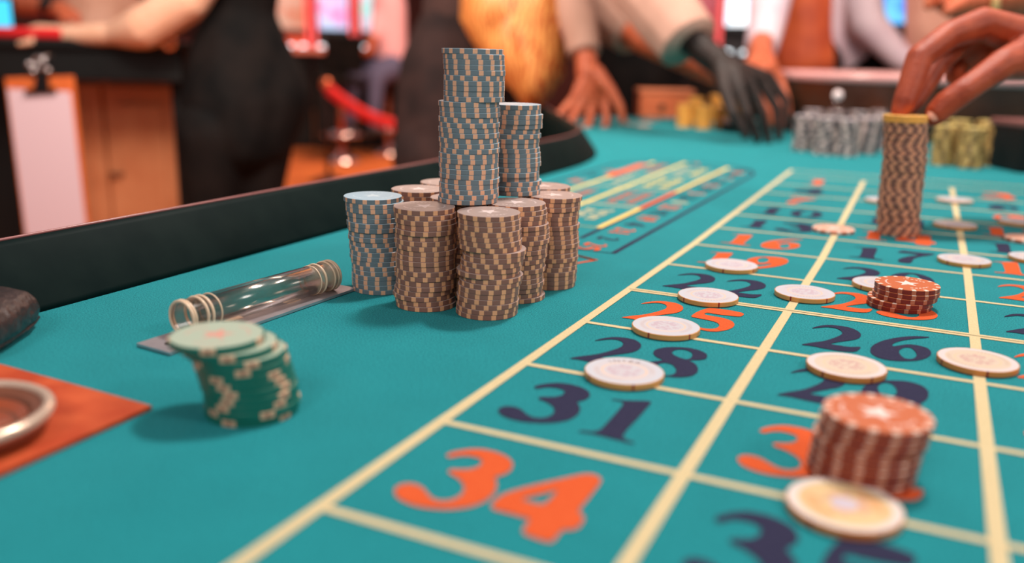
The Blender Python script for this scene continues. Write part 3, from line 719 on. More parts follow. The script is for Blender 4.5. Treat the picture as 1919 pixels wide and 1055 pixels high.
yaw = math.atan2(RGT.y, RGT.x)
def unit(name, label, cat, u, v, z=0.0, d=None, rz=yaw):
    p = T(u, v, z) if d is None else W(u, v, d)
    return thing(name, label, cat, (p.x, p.y, z if d is None else p.z), rz)
wb = unit('wooden_box', 'small orange wooden box behind the yellow chip stacks', 'box', 1242, 219, z=0.0006)
bm = bmesh.new(); box(bm, (0, 0, 0.034), (0.150, 0.09, 0.068), bevel=0.003); obj('box_body', bm, mat('orange_wood', (234, 128, 84), rough=0.4, rgb2=(222, 112, 70), scale=25), wb)
bm = bmesh.new(); box(bm, (0, 0, 0.0735), (0.156, 0.096, 0.010), bevel=0.003); obj('lid', bm, mat('orange_wood_lid', (240, 140, 96), rough=0.4), wb)
bm = bmesh.new(); lathe(bm, [(0, 0), (0.008, 0), (0.008, 0.006), (0, 0.008)], 16, (-0.012, -0.045, 0.032), (0, -1, 0)); obj('knob', bm, DWOOD, wb, smooth=True)
bt = unit('chip_tray', 'small black tray with a pink top beside the yellow chips', 'tray', 1384, 244, z=0.0006)
bm = bmesh.new(); box(bm, (0, 0, 0.008), (0.075, 0.055, 0.016), bevel=0.003); obj('tray_body', bm, BLACK, bt)
bm = bmesh.new(); box(bm, (0, 0, 0.0215), (0.070, 0.050, 0.010), bevel=0.003); obj('pink_pad', bm, mat('pink_pad', (236, 188, 184), rough=0.6), bt)
bc = unit('chip_case', 'black chip case beside the olive stacks, cut by the frame edge', 'case', 1944, 322, z=0.0006)
bm = bmesh.new(); box(bm, (0.0, 0.03, 0.034), (0.085, 0.10, 0.068), bevel=0.004); obj('case_body', bm, BLACK, bc)
bm = bmesh.new(); box(bm, (0.0, 0.03, 0.0735), (0.088, 0.104, 0.010), bevel=0.003); obj('case_lid', bm, mat('case_lid', (120, 74, 72), rough=0.3), bc)
bm = bmesh.new(); box(bm, (0.0, -0.022, 0.058), (0.02, 0.005, 0.012), bevel=0.002); obj('latch', bm, STEEL, bc)

wc = W(1712, 150, 2.12)
wheel = thing('roulette_bowl', 'brown wooden roulette wheel bowl with a glossy rim and painted highlight behind the grey chips', 'roulette wheel', (wc.x, wc.y, 0.0))
bm = bmesh.new(); lathe(bm, [(0, 0.0005), (0.25, 0.0005), (0.31, 0.015), (0.330, 0.055), (0.335, 0.105), (0.338, 0.120)], 64)
lathe(bm, [(0.30, 0.120), (0.24, 0.070), (0.20, 0.050), (0, 0.05)], 64)
obj('wooden_bowl', bm, DWOOD, wheel, smooth=True)
bm = bmesh.new(); lathe(bm, [(0.338, 0.120), (0.345, 0.123), (0.346, 0.136), (0.338, 0.142), (0.310, 0.142), (0.300, 0.135), (0.300, 0.120), (0.338, 0.120)], 64)
obj('bowl_rim', bm, mat('rim_highlight', (216, 160, 158), rough=0.22, coat=0.4), wheel, smooth=True)  # paler than the wood: the rim's highlight is put into its colour
bm = bmesh.new(); lathe(bm, [(0, 0.051), (0.19, 0.051), (0.19, 0.058), (0.13, 0.062), (0.05, 0.085), (0, 0.09)], 48)
rot = obj('rotor', bm, mat('rotor_wood', (120, 62, 36), rough=0.25), wheel, smooth=True)
bm = bmesh.new(); lathe(bm, [(0, 0.088), (0.03, 0.088), (0.022, 0.094), (0.010, 0.100), (0, 0.104)], 24)
for a in range(4):
    c_, s_ = math.cos(a * PI / 2), math.sin(a * PI / 2)
    tube(bm, [(0, 0, 0.0975), (0.045 * c_, 0.045 * s_, 0.0985)], 0.004, 8)
obj('turret', bm, STEEL, wheel, smooth=True)
PK = [mat('pocket_red', (170, 30, 26), rough=0.4), mat('pocket_black', (24, 22, 24), rough=0.4), mat('pocket_green', (20, 110, 60), rough=0.4)]
for k in range(38):
    a = 2 * PI * k / 38
    bm = bmesh.new(); box(bm, (0.170, 0, 0.0625), (0.032, 0.022, 0.004)); 
    o = obj('pocket', bm, PK[2] if k in (0, 19) else PK[k % 2], wheel); o.rotation_euler = (0, 0, a)

# ------------------------------------------------------------------ people
def skin(name, a, b, rough=0.5):
    return mat(name, a, rough=rough, spec=0.4, rgb2=b, scale=60, detail=4, bump=0.35, bscale=420, sss=0.08)
SK_HOLD = skin('skin_holder', (154, 56, 24), (180, 76, 40), 0.5)
SK_DARK = skin('skin_dark', (22, 13, 10), (38, 19, 13), 0.55)
SK_WARM = skin('skin_warm', (176, 82, 50), (196, 104, 70))
SK_PALE = skin('skin_pale', (222, 170, 140), (232, 186, 160))
NAIL = mat('nail', (226, 158, 132), rough=0.25)
SHIRT = mat('cream_shirt', (194, 154, 138), rough=0.9, spec=0.2, rgb2=(176, 138, 122), scale=9, bump=0.3, bscale=14)
PINKSH = mat('pink_shirt', (230, 176, 156), rough=0.8, rgb2=(216, 158, 138), scale=7)
WHITESH = mat('white_shirt', (214, 198, 208), rough=0.8, rgb2=(196, 174, 188), scale=7)
TROUS = mat('dark_trousers', (36, 26, 26), rough=0.9, spec=0.2, rgb2=(54, 37, 35), scale=14, bump=0.5, bscale=12)
BLKCL = mat('black_cloth', (9, 9, 10), rough=0.85, spec=0.15, rgb2=(24, 19, 18), scale=10, bump=0.4, bscale=10)
BROWNCL = mat('brown_cloth', (70, 46, 42), rough=0.85, rgb2=(56, 38, 36), scale=10)
SHOE = mat('shoe_leather', (20, 18, 18), rough=0.3)
HAIR = mat('dark_hair', (30, 22, 20), rough=0.5, bump=0.6, bscale=120)
def gold_cloth():
    m = mat('gold_brocade', (232, 142, 62), rough=0.5, bump=0.3, bscale=80); nt = m.node_tree; b = nt.nodes['Principled BSDF']
    tc = nt.nodes.new('ShaderNodeTexCoord')
    wv = nt.nodes.new('ShaderNodeTexWave'); wv.inputs['Scale'].default_value = 26; wv.inputs['Distortion'].default_value = 9; wv.inputs['Detail'].default_value = 3
    nz = nt.nodes.new('ShaderNodeTexNoise'); nz.inputs['Scale'].default_value = 22; nz.inputs['Detail'].default_value = 3
    for x in (wv, nz): nt.links.new(tc.outputs['Object'], x.inputs['Vector'])
    f = mth(nt, 'ADD', mth(nt, 'MULTIPLY', wv.outputs['Fac'], 0.45), mth(nt, 'MULTIPLY', nz.outputs['Fac'], 0.6))
    cr = nt.nodes.new('ShaderNodeValToRGB'); e = cr.color_ramp.elements
    e[0].position = 0.3; e[0].color = lin((176, 76, 28)) + (1,); e[1].position = 0.75; e[1].color = lin((236, 164, 88)) + (1,)
    nt.links.new(f, cr.inputs['Fac']); nt.links.new(cr.outputs['Color'], b.inputs['Base Color'])
    return m
GOLD = gold_cloth()
ORVEST = mat('orange_waistcoat', (204, 92, 44), rough=0.6, rgb2=(176, 70, 34), scale=14)
FLOORZ = -0.78
def down(p, z): return Vector((p.x, p.y, z))
def person(label, at, group=None):
    p = Vector(at); return thing('person', label, 'person', (p.x, p.y, FLOORZ), 0, group)
def legs(par, hipL, hipR, rthigh, m, knee=0.46, toe=None, voxel=0.016, extra=()):
    toe = toe if toe is not None else -FWD
    ch = []
    for h in (hipL, hipR):
        k = down(h, FLOORZ + knee); a = down(h, FLOORZ + 0.09)
        ch.append([(h, rthigh), (k + toe * 0.02, rthigh * 0.68), (a, rthigh * 0.55)])
    o = blob('trousers', ch + list(extra), m, par, voxel=voxel)
    for h in (hipL, hipR):
        a = down(h, FLOORZ + 0.05)
        blob('shoe', [[(a - toe * 0.05, 0.045), (down(h, FLOORZ + 0.04) + toe * 0.14, 0.038)]], SHOE, par, voxel=0.014, smooth=2)
    return o
def head(par, neck, c, face, skinm, r=0.095):
    "head above the frame: skull, jaw, nose and ears in one surface, hair, eyes and lips"
    f = face.normalized(); s = f.cross(Vector((0, 0, 1))).normalized(); up = Vector((0, 0, 1))
    ch = [[(neck, 0.055), (c - up * 0.06, 0.055)], [(c + up * 0.03 - f * 0.01, r), (c - up * 0.06 + f * 0.035, r * 0.62)],
          [(c + f * 0.088 + up * 0.005, 0.012), (c + f * 0.105 - up * 0.03, 0.016)], [(c + s * 0.09 - up * 0.01, 0.018), (c + s * 0.088 - up * 0.04, 0.012)],
          [(c - s * 0.09 - up * 0.01, 0.018), (c - s * 0.088 - up * 0.04, 0.012)]]
    blob('head', ch, skinm, par, voxel=0.008, smooth=3)
    blob('hair', [[(c + up * 0.055 - f * 0.02, r * 1.02), (c - f * 0.04, r * 0.98)]], HAIR, par, voxel=0.01, smooth=2)
    bm = bmesh.new()
    for k in (-1, 1): hull(bm, ball(c + f * 0.083 + s * 0.032 * k + up * 0.008, 0.013))
    obj('eyes', bm, mat('eye_white', (226, 220, 214), rough=0.2), par, smooth=True, world=True)
    bm = bmesh.new(); hull(bm, ball(c + f * 0.088 - up * 0.066 + s * 0.02, 0.008) + ball(c + f * 0.088 - up * 0.066 - s * 0.02, 0.008))
    obj('lips', bm, mat('lip', (170, 82, 70), rough=0.4), par, smooth=True, world=True)

# the hand holding the tall stack
hp = person('person reaching in from the edge, bare brown hand gripping top of the tall stack', W(2250, 60, 0.9))
def Wc(*l): return [(W(u, v, d), r) for u, v, d, r in l]
hub = [(2035, 80, 0.885, 0.026), (1945, 84, 0.87, 0.0235)]
chains = [
    Wc((2420, 75, 0.93, 0.042), (2200, 75, 0.90, 0.036), (2035, 80, 0.885, 0.0270), (1950, 82, 0.87, 0.0235)),
    Wc((1950, 82, 0.87, 0.0225), (1842, 44, 0.855, 0.0160), (1779, 66, 0.846, 0.0136), (1723, 109, 0.838, 0.0132), (1707, 160, 0.832, 0.0124), (1695, 192, 0.829, 0.0114), (1685, 211, 0.828, 0.0078)),
    Wc((1950, 80, 0.885, 0.0225), (1846, 50, 0.878, 0.0150), (1798, 78, 0.876, 0.0130), (1756, 122, 0.872, 0.0112), (1733, 164, 0.866, 0.0098), (1716, 192, 0.858, 0.0088), (1705, 211, 0.852, 0.0066)),
    Wc((1955, 86, 0.895, 0.022), (1866, 66, 0.898, 0.0150), (1832, 84, 0.900, 0.0132), (1800, 112, 0.897, 0.0122), (1790, 142, 0.888, 0.0098), (1800, 156, 0.880, 0.0082)),
    Wc((1965, 92, 0.905, 0.020), (1884, 78, 0.918, 0.0130), (1850, 88, 0.925, 0.0098), (1822, 112, 0.924, 0.0088), (1822, 146, 0.916, 0.0080), (1838, 152, 0.905, 0.0068)),
    Wc((1975, 100, 0.86, 0.0240), (1925, 108, 0.842, 0.0215), (1881, 120, 0.828, 0.0152), (1838, 149, 0.824, 0.0130), (1803, 173, 0.822, 0.0128), (1777, 192, 0.824, 0.0128), (1757, 211, 0.826, 0.0114), (1749, 220, 0.828, 0.0088)),
    Wc((1945, 118, 0.85, 0.0190), (1888, 96, 0.868, 0.0145)),
    Wc((1905, 100, 0.862, 0.0170), (1856, 96, 0.886, 0.0135), (1822, 112, 0.893, 0.0120)),
    Wc((1905, 90, 0.875, 0.0180), (1846, 66, 0.882, 0.0140), (1812, 96, 0.886, 0.0120)),
]
blob('hand', chains, SK_HOLD, hp, voxel=0.0017, smooth=5)
tt = W(1753, 213, 0.826)
nl = (W(1757, 207, 0.815) - W(1757, 207, 0.826)).normalized(); al = (W(1748, 221, 0.826) - W(1777, 191, 0.826)).normalized(); sd = al.cross(nl).normalized()
nc = tt + nl * 0.0090 + al * 0.001
bm = bmesh.new()
pts = []
for i in range(9):
    for k in range(9):
        x, y = (i - 4) / 4, (k - 4) / 4
        if x * x + y * y <= 1.3: pts.append(nc + al * x * 0.0062 + sd * y * 0.0058 - nl * (0.0030 * y * y + 0.0012 * x * x)); pts.append(pts[-1] - nl * 0.0012)
hull(bm, pts)
obj('thumbnail', bm, NAIL, hp, smooth=True, world=True)
blob('sleeve', [Wc((2900, 60, 1.0, 0.075), (2420, 70, 0.93, 0.058), (2330, 72, 0.92, 0.053))], SHIRT, hp, voxel=0.006)

# woman in black at the left table
fL = -RGT
w1 = person('woman in black blouse and trousers bending over the red edged table', W(468, 165, 2.75))
legs(w1, W(400, 250, 2.70), W(486, 245, 2.80), 0.118, BLKCL, toe=fL)
blob('blouse', [Wc((470, -190, 2.62, 0.125), (462, -40, 2.68, 0.108), (456, 30, 2.72, 0.098), (452, 110, 2.75, 0.160), (444, 190, 2.75, 0.172), (440, 250, 2.75, 0.15)), Wc((470, 110, 2.75, 0.13), (496, 178, 2.78, 0.145), (476, 250, 2.78, 0.13))], BLKCL, w1, voxel=0.014, smooth=6)
ch = [Wc((75, 66, 2.76, 0.03), (30, 60 + 6 * k, 2.72 + 0.04 * k, 0.011), (0, 68 + 5 * k, 2.74 + 0.04 * k, 0.009)) for k in range(4)] + [Wc((80, 66, 2.75, 0.02), (58, 78, 2.68, 0.011), (36, 82, 2.68, 0.009))]
blob('arm', [Wc((440, -150, 2.52, 0.062), (350, 0, 2.56, 0.064), (275, 50, 2.60, 0.064), (255, 56, 2.62, 0.056), (215, 64, 2.66, 0.034), (120, 66, 2.72, 0.031), (75, 66, 2.76, 0.036), (40, 72, 2.78, 0.024))] + ch, SK_PALE, w1, voxel=0.006, smooth=4)
head(w1, W(430, -255, 2.5), W(405, -345, 2.45), fL - Vector((0, 0, 0.2)), SK_PALE)
bm = bmesh.new(); c = W(317, 80, 2.62); torus(bm, c, 0.018, 0.005, FWD, 20, 8); tag(obj('brass_ring', bm, mat('brass_pull', (226, 120, 70), rough=0.25, metal=0.6), None, smooth=True), 'small brass ring on the dark table edge under her elbow', 'ring')

# dealer in the gold waistcoat
dl = person('dealer in gold waistcoat, cream sleeves and dark trousers leaning over the table', W(880, 170, 2.45))
legs(dl, W(815, 295, 2.42), W(925, 275, 2.50), 0.125, TROUS, toe=RGT, extra=[Wc((872, 75, 2.42, 0.142), (856, 160, 2.44, 0.172), (848, 240, 2.45, 0.168))])
blob('dark_jacket', [Wc((884, 40, 2.42, 0.142), (895, -40, 2.38, 0.15), (990, -190, 2.3, 0.16))], BROWNCL, dl, voxel=0.014)
bm = bmesh.new(); out = [(868, -170), (1090, -190), (1072, -60), (1063, 40), (1058, 140), (1030, 180), (1000, 212), (986, 208), (962, 172), (930, 140), (905, 108), (880, 70), (862, 36), (866, -60)]
for dd, s in ((2.175, 1), (2.215, -1)):
    pass
cen = (965, 20)
fr = []; bk = []
for (u, v) in out:
    fr.append(bm.verts.new(W(u, v, 2.185))); bk.append(bm.verts.new(W(u, v, 2.225)))
def ringpts(f, d): return [bm.verts.new(W(cen[0] + (u - cen[0]) * f, cen[1] + (v - cen[1]) * f, d + 0.012 * math.sin(i * 1.9))) for i, (u, v) in enumerate(out)]
r1 = ringpts(0.72, 2.150); r2 = ringpts(0.38, 2.135); cv = bm.verts.new(W(cen[0], cen[1], 2.128)); cb = bm.verts.new(W(cen[0], cen[1], 2.2))
n = len(out)
for i in range(n):
    j = (i + 1) % n
    bm.faces.new((fr[i], fr[j], r1[j], r1[i])); bm.faces.new((r1[i], r1[j], r2[j], r2[i])); bm.faces.new((r2[i], r2[j], cv)); bm.faces.new((bk[j], bk[i], cb)); bm.faces.new((fr[j], fr[i], bk[i], bk[j]))
obj('gold_waistcoat', bm, GOLD, dl, smooth=True, world=True)
blob('sleeve', [Wc((1010, -190, 2.25, 0.085), (1060, -40, 2.20, 0.062), (1088, 60, 2.16, 0.046), (1096, 116, 2.14, 0.041))], SHIRT, dl, voxel=0.008, cut=(W(1094, 100, 2.145), (W(1096, 116, 2.14) - W(1088, 60, 2.16)).normalized()))
hA = [Wc((1090, 70, 2.155, 0.030), (1099, 112, 2.14, 0.027), (1102, 140, 2.13, 0.030), (1118, 150, 2.13, 0.028)),
      Wc((1100, 148, 2.13, 0.024), (1078, 184, 2.11, 0.0135), (1052, 212, 2.10, 0.0100), (1030, 224, 2.10, 0.0085)), Wc((1104, 150, 2.13, 0.024), (1092, 196, 2.11, 0.0135), (1066, 232, 2.09, 0.0100), (1040, 245, 2.085, 0.0085)),
      Wc((1108, 150, 2.13, 0.024), (1112, 200, 2.12, 0.0135), (1100, 240, 2.09, 0.0100), (1082, 254, 2.08, 0.0085)), Wc((1114, 150, 2.14, 0.022), (1134, 196, 2.13, 0.0125), (1138, 230, 2.11, 0.0095), (1128, 248, 2.09, 0.0080)),
      Wc((1118, 136, 2.12, 0.020), (1144, 168, 2.10, 0.0135), (1162, 200, 2.09, 0.0110), (1168, 226, 2.09, 0.0090))]
blob('hand', hA, SK_WARM, dl, voxel=0.0035, smooth=3)
blob('sleeve', [Wc((1080, -220, 2.1, 0.10), (1180, -70, 1.96, 0.088), (1240, 15, 1.87, 0.075), (1290, 80, 1.815, 0.066), (1320, 122, 1.79, 0.062))], SHIRT, dl, voxel=0.007, smooth=3, cut=(W(1289, 79, 1.815), (W(1320, 116, 1.79) - W(1262, 40, 1.84)).normalized()))
hB = [Wc((1270, 50, 1.84, 0.036), (1318, 95, 1.81, 0.030), (1345, 116, 1.80, 0.029), (1372, 138, 1.785, 0.030)),
      Wc((1372, 140, 1.775, 0.026), (1385, 166, 1.750, 0.0140), (1400, 214, 1.735, 0.0105), (1420, 262, 1.745, 0.0085)), Wc((1376, 138, 1.78, 0.026), (1406, 160, 1.772, 0.0140), (1429, 214, 1.766, 0.0105), (1440, 266, 1.770, 0.0085)),
      Wc((1380, 136, 1.79, 0.026), (1426, 152, 1.80, 0.0135), (1455, 202, 1.795, 0.0100), (1460, 258, 1.795, 0.0080)), Wc((1384, 134, 1.80, 0.024), (1440, 144, 1.825, 0.0125), (1472, 188, 1.82, 0.0095), (1474, 240, 1.815, 0.0075)),
      Wc((1350, 124, 1.78, 0.022), (1358, 168, 1.745, 0.0145), (1374, 214, 1.725, 0.0115), (1398, 254, 1.725, 0.0090))]
blob('hand', hB, SK_DARK, dl, voxel=0.0028, smooth=3)
head(dl, W(1030, -290, 2.2), W(1060, -390, 2.15), RGT - Vector((0, 0, 0.4)), SK_DARK)

# second dealer behind, dark clothes, one warm lit forearm
d2 = person('second dealer in black trousers behind the gold waistcoat, forearm stretched over the chips', W(1200, 140, 2.85))
legs(d2, W(1130, 260, 2.85), W(1245, 260, 2.9), 0.13, BLKCL, toe=-FWD, extra=[Wc((1190, 60, 2.85, 0.15), (1188, 150, 2.86, 0.175), (1190, 220, 2.87, 0.16))])
blob('sleeve', [Wc((1020, -240, 2.7, 0.11), (1090, -60, 2.5, 0.09), (1140, 20, 2.42, 0.078), (1172, 52, 2.36, 0.066), (1215, 84, 2.3, 0.055))], SHIRT, d2, voxel=0.01, cut=(W(1186, 62, 2.345), (W(1215, 84, 2.3) - W(1172, 52, 2.36)).normalized()))
blob('shirt', [Wc((1170, 20, 2.85, 0.14), (1120, -240, 2.8, 0.17))], SHIRT, d2, voxel=0.016)
blob('forearm', [Wc((1165, 50, 2.37, 0.040), (1210, 80, 2.30, 0.035), (1280, 112, 2.2, 0.030), (1345, 142, 2.1, 0.026), (1372, 152, 2.05, 0.028), (1384, 166, 2.04, 0.026))] + [Wc((1382, 166, 2.04, 0.022), (1392 + 7 * k, 190 - 2 * k, 2.01 + 0.015 * k, 0.0105), (1394 + 8 * k, 212 - 3 * k, 2.0 + 0.015 * k, 0.0085)) for k in range(4)] + [Wc((1366, 156, 2.04, 0.018), (1362, 180, 2.0, 0.012), (1368, 198, 1.99, 0.009))], SK_WARM, d2, voxel=0.007)
head(d2, W(1110, -310, 2.75), W(1110, -400, 2.7), -FWD, SK_WARM)

# colleague in orange waistcoat
d4 = person('dealer in orange waistcoat and white shirt standing beyond the wheel', W(1500, 150, 2.85))
legs(d4, W(1465, 260, 2.88), W(1550, 260, 2.88), 0.115, BLKCL, toe=-FWD, extra=[Wc((1505, 130, 2.87, 0.13), (1505, 220, 2.88, 0.14))])
blob('orange_waistcoat', [Wc((1500, -190, 2.75, 0.13), (1503, -40, 2.75, 0.095), (1505, 60, 2.76, 0.088), (1505, 118, 2.78, 0.10))], ORVEST, d4, voxel=0.012)
blob('shirt_side', [Wc((1440, -170, 2.85, 0.10), (1552, -60, 2.86, 0.055), (1556, 110, 2.86, 0.045))], WHITESH, d4, voxel=0.012)
blob('sleeve', [Wc((1430, -190, 2.6, 0.085), (1450, -40, 2.45, 0.066), (1438, 40, 2.3, 0.050), (1422, 110, 2.1, 0.040))], WHITESH, d4, voxel=0.008, cut=(W(1427, 88, 2.16), (W(1422, 110, 2.1) - W(1438, 40, 2.3)).normalized()))
hD = [Wc((1430, 70, 2.2, 0.03), (1424, 98, 2.08, 0.029), (1432, 132, 1.99, 0.033)),
      Wc((1430, 132, 1.98, 0.028), (1404, 152, 1.93, 0.015), (1400, 180, 1.92, 0.011)), Wc((1432, 132, 1.99, 0.028), (1426, 166, 1.95, 0.0155), (1440, 205, 1.93, 0.0115), (1448, 232, 1.93, 0.0095)),
      Wc((1434, 132, 1.99, 0.028), (1446, 164, 1.97, 0.0155), (1460, 205, 1.95, 0.0115), (1466, 234, 1.95, 0.0095)), Wc((1438, 130, 2.0, 0.026), (1462, 156, 1.99, 0.014), (1474, 190, 1.97, 0.010), (1478, 215, 1.97, 0.0085)),
      Wc((1418, 116, 2.0, 0.02), (1392, 130, 1.96, 0.014), (1384, 160, 1.94, 0.011))]
blob('hand', hD, SK_WARM, d4, voxel=0.0042, smooth=3)
head(d4, W(1490, -260, 2.7), W(1485, -350, 2.65), -FWD, SK_WARM)

# person in white shirt, person in pink shirt
d5 = person('person in loose white shirt with one arm stretched toward the wheel', W(1610, 150, 3.1))
legs(d5, W(1570, 250, 3.1), W(1660, 250, 3.1), 0.115, BLKCL, toe=-FWD, extra=[Wc((1610, 120, 3.1, 0.13), (1610, 210, 3.1, 0.14))])
blob('shirt', [Wc((1590, -200, 3.05, 0.15), (1586, -20, 3.05, 0.095), (1592, 110, 3.08, 0.11)), Wc((1590, -120, 3.0, 0.09), (1625, 45, 2.92, 0.062), (1692, 112, 2.85, 0.042), (1740, 122, 2.8, 0.040))], WHITESH, d5, voxel=0.014)
blob('hand', [Wc((1735, 122, 2.8, 0.03), (1775, 134, 2.75, 0.033))] + [Wc((1775, 134, 2.75, 0.026), (1800, 138 + 4 * k, 2.7 + 0.03 * k, 0.012), (1815, 150 + 4 * k, 2.7 + 0.03 * k, 0.009)) for k in range(4)] + [Wc((1770, 134, 2.74, 0.02), (1785, 152, 2.68, 0.012), (1800, 160, 2.68, 0.009))], SK_WARM, d5, voxel=0.006, smooth=2)
head(d5, W(1590, -290, 3.0), W(1585, -370, 2.95), -FWD, SK_WARM)
d6 = person('person in salmon pink shirt behind the gripping hand, arm with gold watch', W(1790, 130, 2.9))
legs(d6, W(1745, 300, 2.95), W(1850, 300, 2.95), 0.12, BLKCL, toe=-FWD, extra=[Wc((1780, 100, 2.85, 0.125), (1790, 230, 2.92, 0.16))])
blob('shirt', [Wc((1790, -250, 2.7, 0.17), (1775, -60, 2.75, 0.13), (1770, 50, 2.8, 0.122), (1778, 100, 2.84, 0.125))], PINKSH, d6, voxel=0.012)
blob('forearm', [Wc((2150, -60, 1.62, 0.06), (2000, -22, 1.6, 0.045), (1900, -6, 1.6, 0.036), (1838, 2, 1.6, 0.030)), Wc((2150, -60, 1.62, 0.06), (2050, -200, 2.1, 0.07), (1850, -230, 2.65, 0.09))], SK_WARM, d6, voxel=0.009)
blob('hand', [Wc((1838, 2, 1.6, 0.030), (1800, 6, 1.62, 0.032), (1770, -4, 1.64, 0.026))] + [Wc((1780, 0, 1.63, 0.024), (1752, -22 + 9 * k, 1.62, 0.010), (1738, -14 + 9 * k, 1.60, 0.008)) for k in range(4)] + [Wc((1800, 8, 1.6, 0.02), (1775, 22, 1.58, 0.011))], SK_WARM, d6, voxel=0.006, smooth=2)
bm = bmesh.new(); torus(bm, W(1848, 4, 1.6), 0.033, 0.007, W(1900, -4, 1.6) - W(1838, 2, 1.6), 28, 8); obj('gold_bracelet', bm, mat('gold', (250, 206, 140), rough=0.35, metal=0.4), d6, smooth=True, world=True)
head(d6, W(1780, -330, 2.65), W(1770, -420, 2.6), -FWD, SK_WARM)

# ------------------------------------------------------------------ left background: bar height table, cabinet, clipboard
t2 = unit('card_table', 'black card table with a red padded edge behind the woman in black', 'table', 100, 0, d=2.65)
t2.location.z = FLOORZ
def local(o, u, v, d=None, y=0.0):
    "local coordinates, on the thing's own front plane, of what pixel (u, v) shows"
    q = RM.T @ np.array([(u - 959.5) / FPX, (v - 527.5) / FPX, 1.0])
    ny = np.array([-math.sin(yaw), math.cos(yaw), 0.0]); loc = np.array(o.location)
    s = float(ny @ (loc + ny * y - CAMP)) / float(ny @ q)
    return Matrix.Rotation(-yaw, 3, 'Z') @ (Vector((CAMP + s * q).tolist()) - Vector(o.location))
H2 = 0.180 - FLOORZ
xl, xr = local(t2, -160, 90, 2.65).x, local(t2, 338, 90, 2.65).x
bm = bmesh.new(); box(bm, ((xl + xr) / 2, 0.42, H2 - 0.015), (xr - xl, 0.84, 0.03), bevel=0.008); obj('tabletop', bm, BLACK, t2)
bm = bmesh.new(); box(bm, ((xl + xr) / 2, 0.05, H2 - 0.075), (xr - xl - 0.02, 0.06, 0.10), bevel=0.008); obj('apron', bm, BLACK, t2)
xe = local(t2, 208, 80, 2.65).x
bm = bmesh.new(); tube(bm, [(xl, 0.03, H2 + 0.012), (xe - 0.02, 0.03, H2 + 0.012), (xe, 0.03, H2 + 0.010)], [0.019, 0.019, 0.013], 14); obj('red_padded_edge', bm, mat('red_vinyl', (214, 32, 36), rough=0.4), t2, smooth=True)
bm = bmesh.new(); box(bm, ((xl + xe) / 2, 0.42, H2 + 0.003), (xe - xl, 0.7, 0.006)); obj('red_felt', bm, mat('red_felt', (190, 40, 34), rough=0.9), t2)
for x, y in ((xl + 0.04, 0.78), (xr - 0.05, 0.78), (xl + 0.04, 0.12), (xr - 0.05, 0.12)):
    bm = bmesh.new(); box(bm, (x, y, (H2 - 0.03) / 2), (0.05, 0.05, H2 - 0.031), bevel=0.005); obj('table_leg', bm, BLACK, t2)
xb = local(t2, 134, 250, None, 0.28).x
bm = bmesh.new(); box(bm, ((xl + xb) / 2, 0.30, (H2 - 0.04) / 2), (xb - xl, 0.04, H2 - 0.05), bevel=0.004); obj('base_panel', bm, BLACK, t2)
cb = unit('wooden_cabinet', 'light orange wooden cabinet with two doors under the black table', 'cabinet', 240, 0, d=2.95)
cb.location.z = FLOORZ
cxl, cxr = local(cb, 128, 200, 2.95).x, local(cb, 338, 200, 2.95).x; cxs = local(cb, 193, 200, 2.95).x
CW = mat('cabinet_wood', (214, 142, 98), rough=0.45, rgb2=(202, 126, 84), scale=7, detail=6)
HC = 0.84
bm = bmesh.new(); box(bm, ((cxl + cxr) / 2, 0.19, HC / 2), (cxr - cxl, 0.34, HC), bevel=0.004); obj('body', bm, CW, cb)
for a, b, hx in ((cxl + 0.01, cxs - 0.006, None), (cxs + 0.006, cxr - 0.012, cxs + 0.028)):
    bm = bmesh.new(); box(bm, ((a + b) / 2, 0.009, HC / 2 + 0.03), (b - a, 0.018, HC - 0.12), bevel=0.003); dr = obj('door', bm, CW, cb)
    bm = bmesh.new(); box(bm, ((a + b) / 2, -0.003, HC / 2 + 0.03), (b - a - 0.10, 0.010, HC - 0.24), bevel=0.004); obj('door_panel', bm, CW, dr)
    if hx:
        hz = local(cb, 210, 325, 2.95).z
        bm = bmesh.new(); tube(bm, [(hx - 0.02, -0.004, hz), (hx - 0.02, -0.02, hz), (hx + 0.02, -0.02, hz), (hx + 0.02, -0.004, hz)], 0.005, 8); obj('handle', bm, DWOOD, dr, smooth=True)
bm = bmesh.new(); box(bm, ((cxl + cxr) / 2, 0.17, HC + 0.01), (cxr - cxl + 0.02, 0.36, 0.02), bevel=0.003); obj('cabinet_top', bm, DWOOD, cb)

cl = unit('clipboard', 'brown clipboard with blank pinkish paper hanging by its metal clip from the black table', 'clipboard', 76, 130, d=2.52)
lx = lambda u, v: local(cl, u, v, 2.52)
def quad_slab(bm, corners, y0, y1):
    a = [bm.verts.new((p.x, y0, p.z)) for p in corners]; b = [bm.verts.new((p.x, y1, p.z)) for p in corners]
    bm.faces.new(a); bm.faces.new(b[::-1])
    for i in range(4): bm.faces.new((a[i], b[i], b[(i + 1) % 4], a[(i + 1) % 4]))
bm = bmesh.new(); quad_slab(bm, [lx(8, 146), lx(138, 142), lx(172, 470), lx(50, 476)], 0, 0.006)
bmesh.ops.bevel(bm, geom=list(bm.edges), offset=0.002, segments=2, affect='EDGES'); obj('board', bm, mat('hardboard', (206, 104, 48), rough=0.5, rgb2=(190, 90, 40), scale=30), cl)
bm = bmesh.new(); quad_slab(bm, [lx(15, 166), lx(133, 172), lx(166, 462), lx(54, 468)], -0.003, -0.0012); obj('paper', bm, mat('pinkish_paper', (206, 182, 192), rough=0.8), cl)
bm = bmesh.new(); quad_slab(bm, [lx(52, 168), lx(104, 164), lx(108, 174), lx(48, 178)], -0.012, -0.003)
